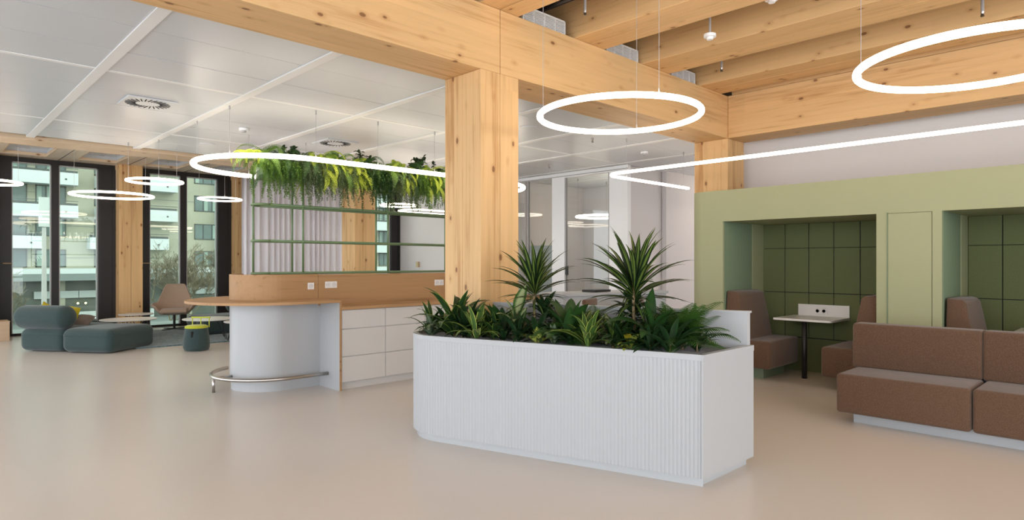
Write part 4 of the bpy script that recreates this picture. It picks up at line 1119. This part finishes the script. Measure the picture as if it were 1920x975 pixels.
# street furniture
slp = thing('street_lamp', 'tall grey street lamp post seen through the left window', 'lamp', (3.7, 30, gz))
obj('post', T([(4.02, 30, gz), (4.02, 30, 2.87)], .09, 10, rs=[.11, .07]), M['gray'], slp)
obj('lantern', B(3.86, 4.20, 29.9, 30.1, 2.87, 4.0), M['sign'], slp)
isg = thing('info_board', 'white standing board on the pavement outside the left window', 'sign', (2.1, 30, gz))
obj('board', B(1.55, 2.9, 29.95, 30.05, gz+1.9, gz+3.4), M['sign'], isg); obj('post', T([(2.2, 30, gz), (2.2, 30, gz+1.9)], .05, 6), M['gray'], isg)
def car(x, y, mat, label):
    t = thing('parked_car', label, 'car', (x, y, gz))
    prof = [(-2.1, .35), (-2.1, .85), (-1.3, .98), (-.7, 1.45), (.9, 1.45), (1.6, .98), (2.1, .88), (2.1, .35)]
    mb = MB(); n = len(prof)
    mb.add([(x+a, y-.8, gz+z) for a, z in prof]+[(x+a, y+.8, gz+z) for a, z in prof], [tuple(range(n)), tuple(range(n, 2*n))[::-1]]+[(i, n+i, n+(i+1) % n, (i+1) % n) for i in range(n)])
    obj('body', mb, mat, t, bev=.08, segs=2)
    obj('side_windows', B(x-.75, x+1.0, y-.81, y-.80, gz+.95, gz+1.35), M['extglass'], t)
    for a in (-1.3, 1.3): obj('wheel', MB().lathe([(.32, -.1), (.32, .1)], n=16).xf(Matrix.Translation((x+a, y-.75, gz+.32)) @ Matrix.Rotation(PI/2, 4, 'X')), M['black'], t)
car(13.6, 40, M['blue'], 'blue car parked in the street behind the round tables')
car(9.2, 52, M['sign'], 'white car parked across the street below the shop signs')
def tree(x, y, h, label, seed, spread=.5):
    rnd = random.Random(seed); mb = MB()
    t = thing('bare_tree', label, 'tree', (x, y, gz))
    def br(p, dv, l, r, dep):
        e = p+dv*l; mb.tube([p, p+dv*l*.5+Vector((rnd.uniform(-.03, .03)*l, 0, 0)), e], r, 4, rs=[r, r*.85, r*.65])
        if dep == 0: return
        for k in range(3 if dep > 1 else 4):
            q = rnd.uniform(.45, 1); dn = (dv+Vector((rnd.uniform(-1, 1), rnd.uniform(-1, 1), rnd.uniform(-.1, .7)))*spread).normalized()
            br(p+dv*l*q, dn, l*rnd.uniform(.55, .8), max(.006, r*.6), dep-1)
    trunk = Vector((x, y, gz)); 
    tk = MB().tube([trunk, trunk+Vector((.05, 0, h*.35))], .09, 8, rs=[.11, .08]); obj('trunk', tk, M['bark'], t)
    for k in range(4): br(trunk+Vector((.05, 0, h*(.26+.03*k))), Vector((rnd.uniform(-.4, .4), rnd.uniform(-.4, .4), 1)).normalized(), h*.26, .045, 6)
    c = obj('branches', mb, M['bark'], t); c['kind'] = 'stuff'
tree(8.0, 27.5, 6.3, 'bare twiggy tree outside behind the armchair', 3, 1.0)
tree(16.6, 44, 7.4, 'bare twiggy tree farther off, right part of the right window', 8, .65)
tree(1.6, 27, 5.2, 'bare twiggy tree at the left edge of the left window', 5, .7)
for i, (x, y) in enumerate(((5.2, 24), (7.3, 25.4), (9.5, 24.5), (11.6, 27))):
    rnd = random.Random(i); mb = MB()
    for k in range(500):
        a = rnd.uniform(0, 6.28); r_ = rnd.uniform(0, .9)**.5*.9; z = rnd.uniform(0, 2.6*(1-r_*.4)); p = Vector((x+r_*math.cos(a), y+r_*math.sin(a), gz+z)); dv = Vector((rnd.uniform(-1, 1), rnd.uniform(-1, 1), rnd.uniform(0, 1)))*.22; sd_ = Vector((.03, 0, .01))
        mb.add([tuple(p-sd_), tuple(p+sd_), tuple(p+dv)], [(0, 1, 2)], [(0, 0), (1, 0), (.5, 1)])
    tag(obj('street_bush', mb, G['ferngrey']), 'twiggy grey green street bush, %s from the left outside the right window' % words[i].replace('leftmost', 'first'), 'bush', 'street bushes')
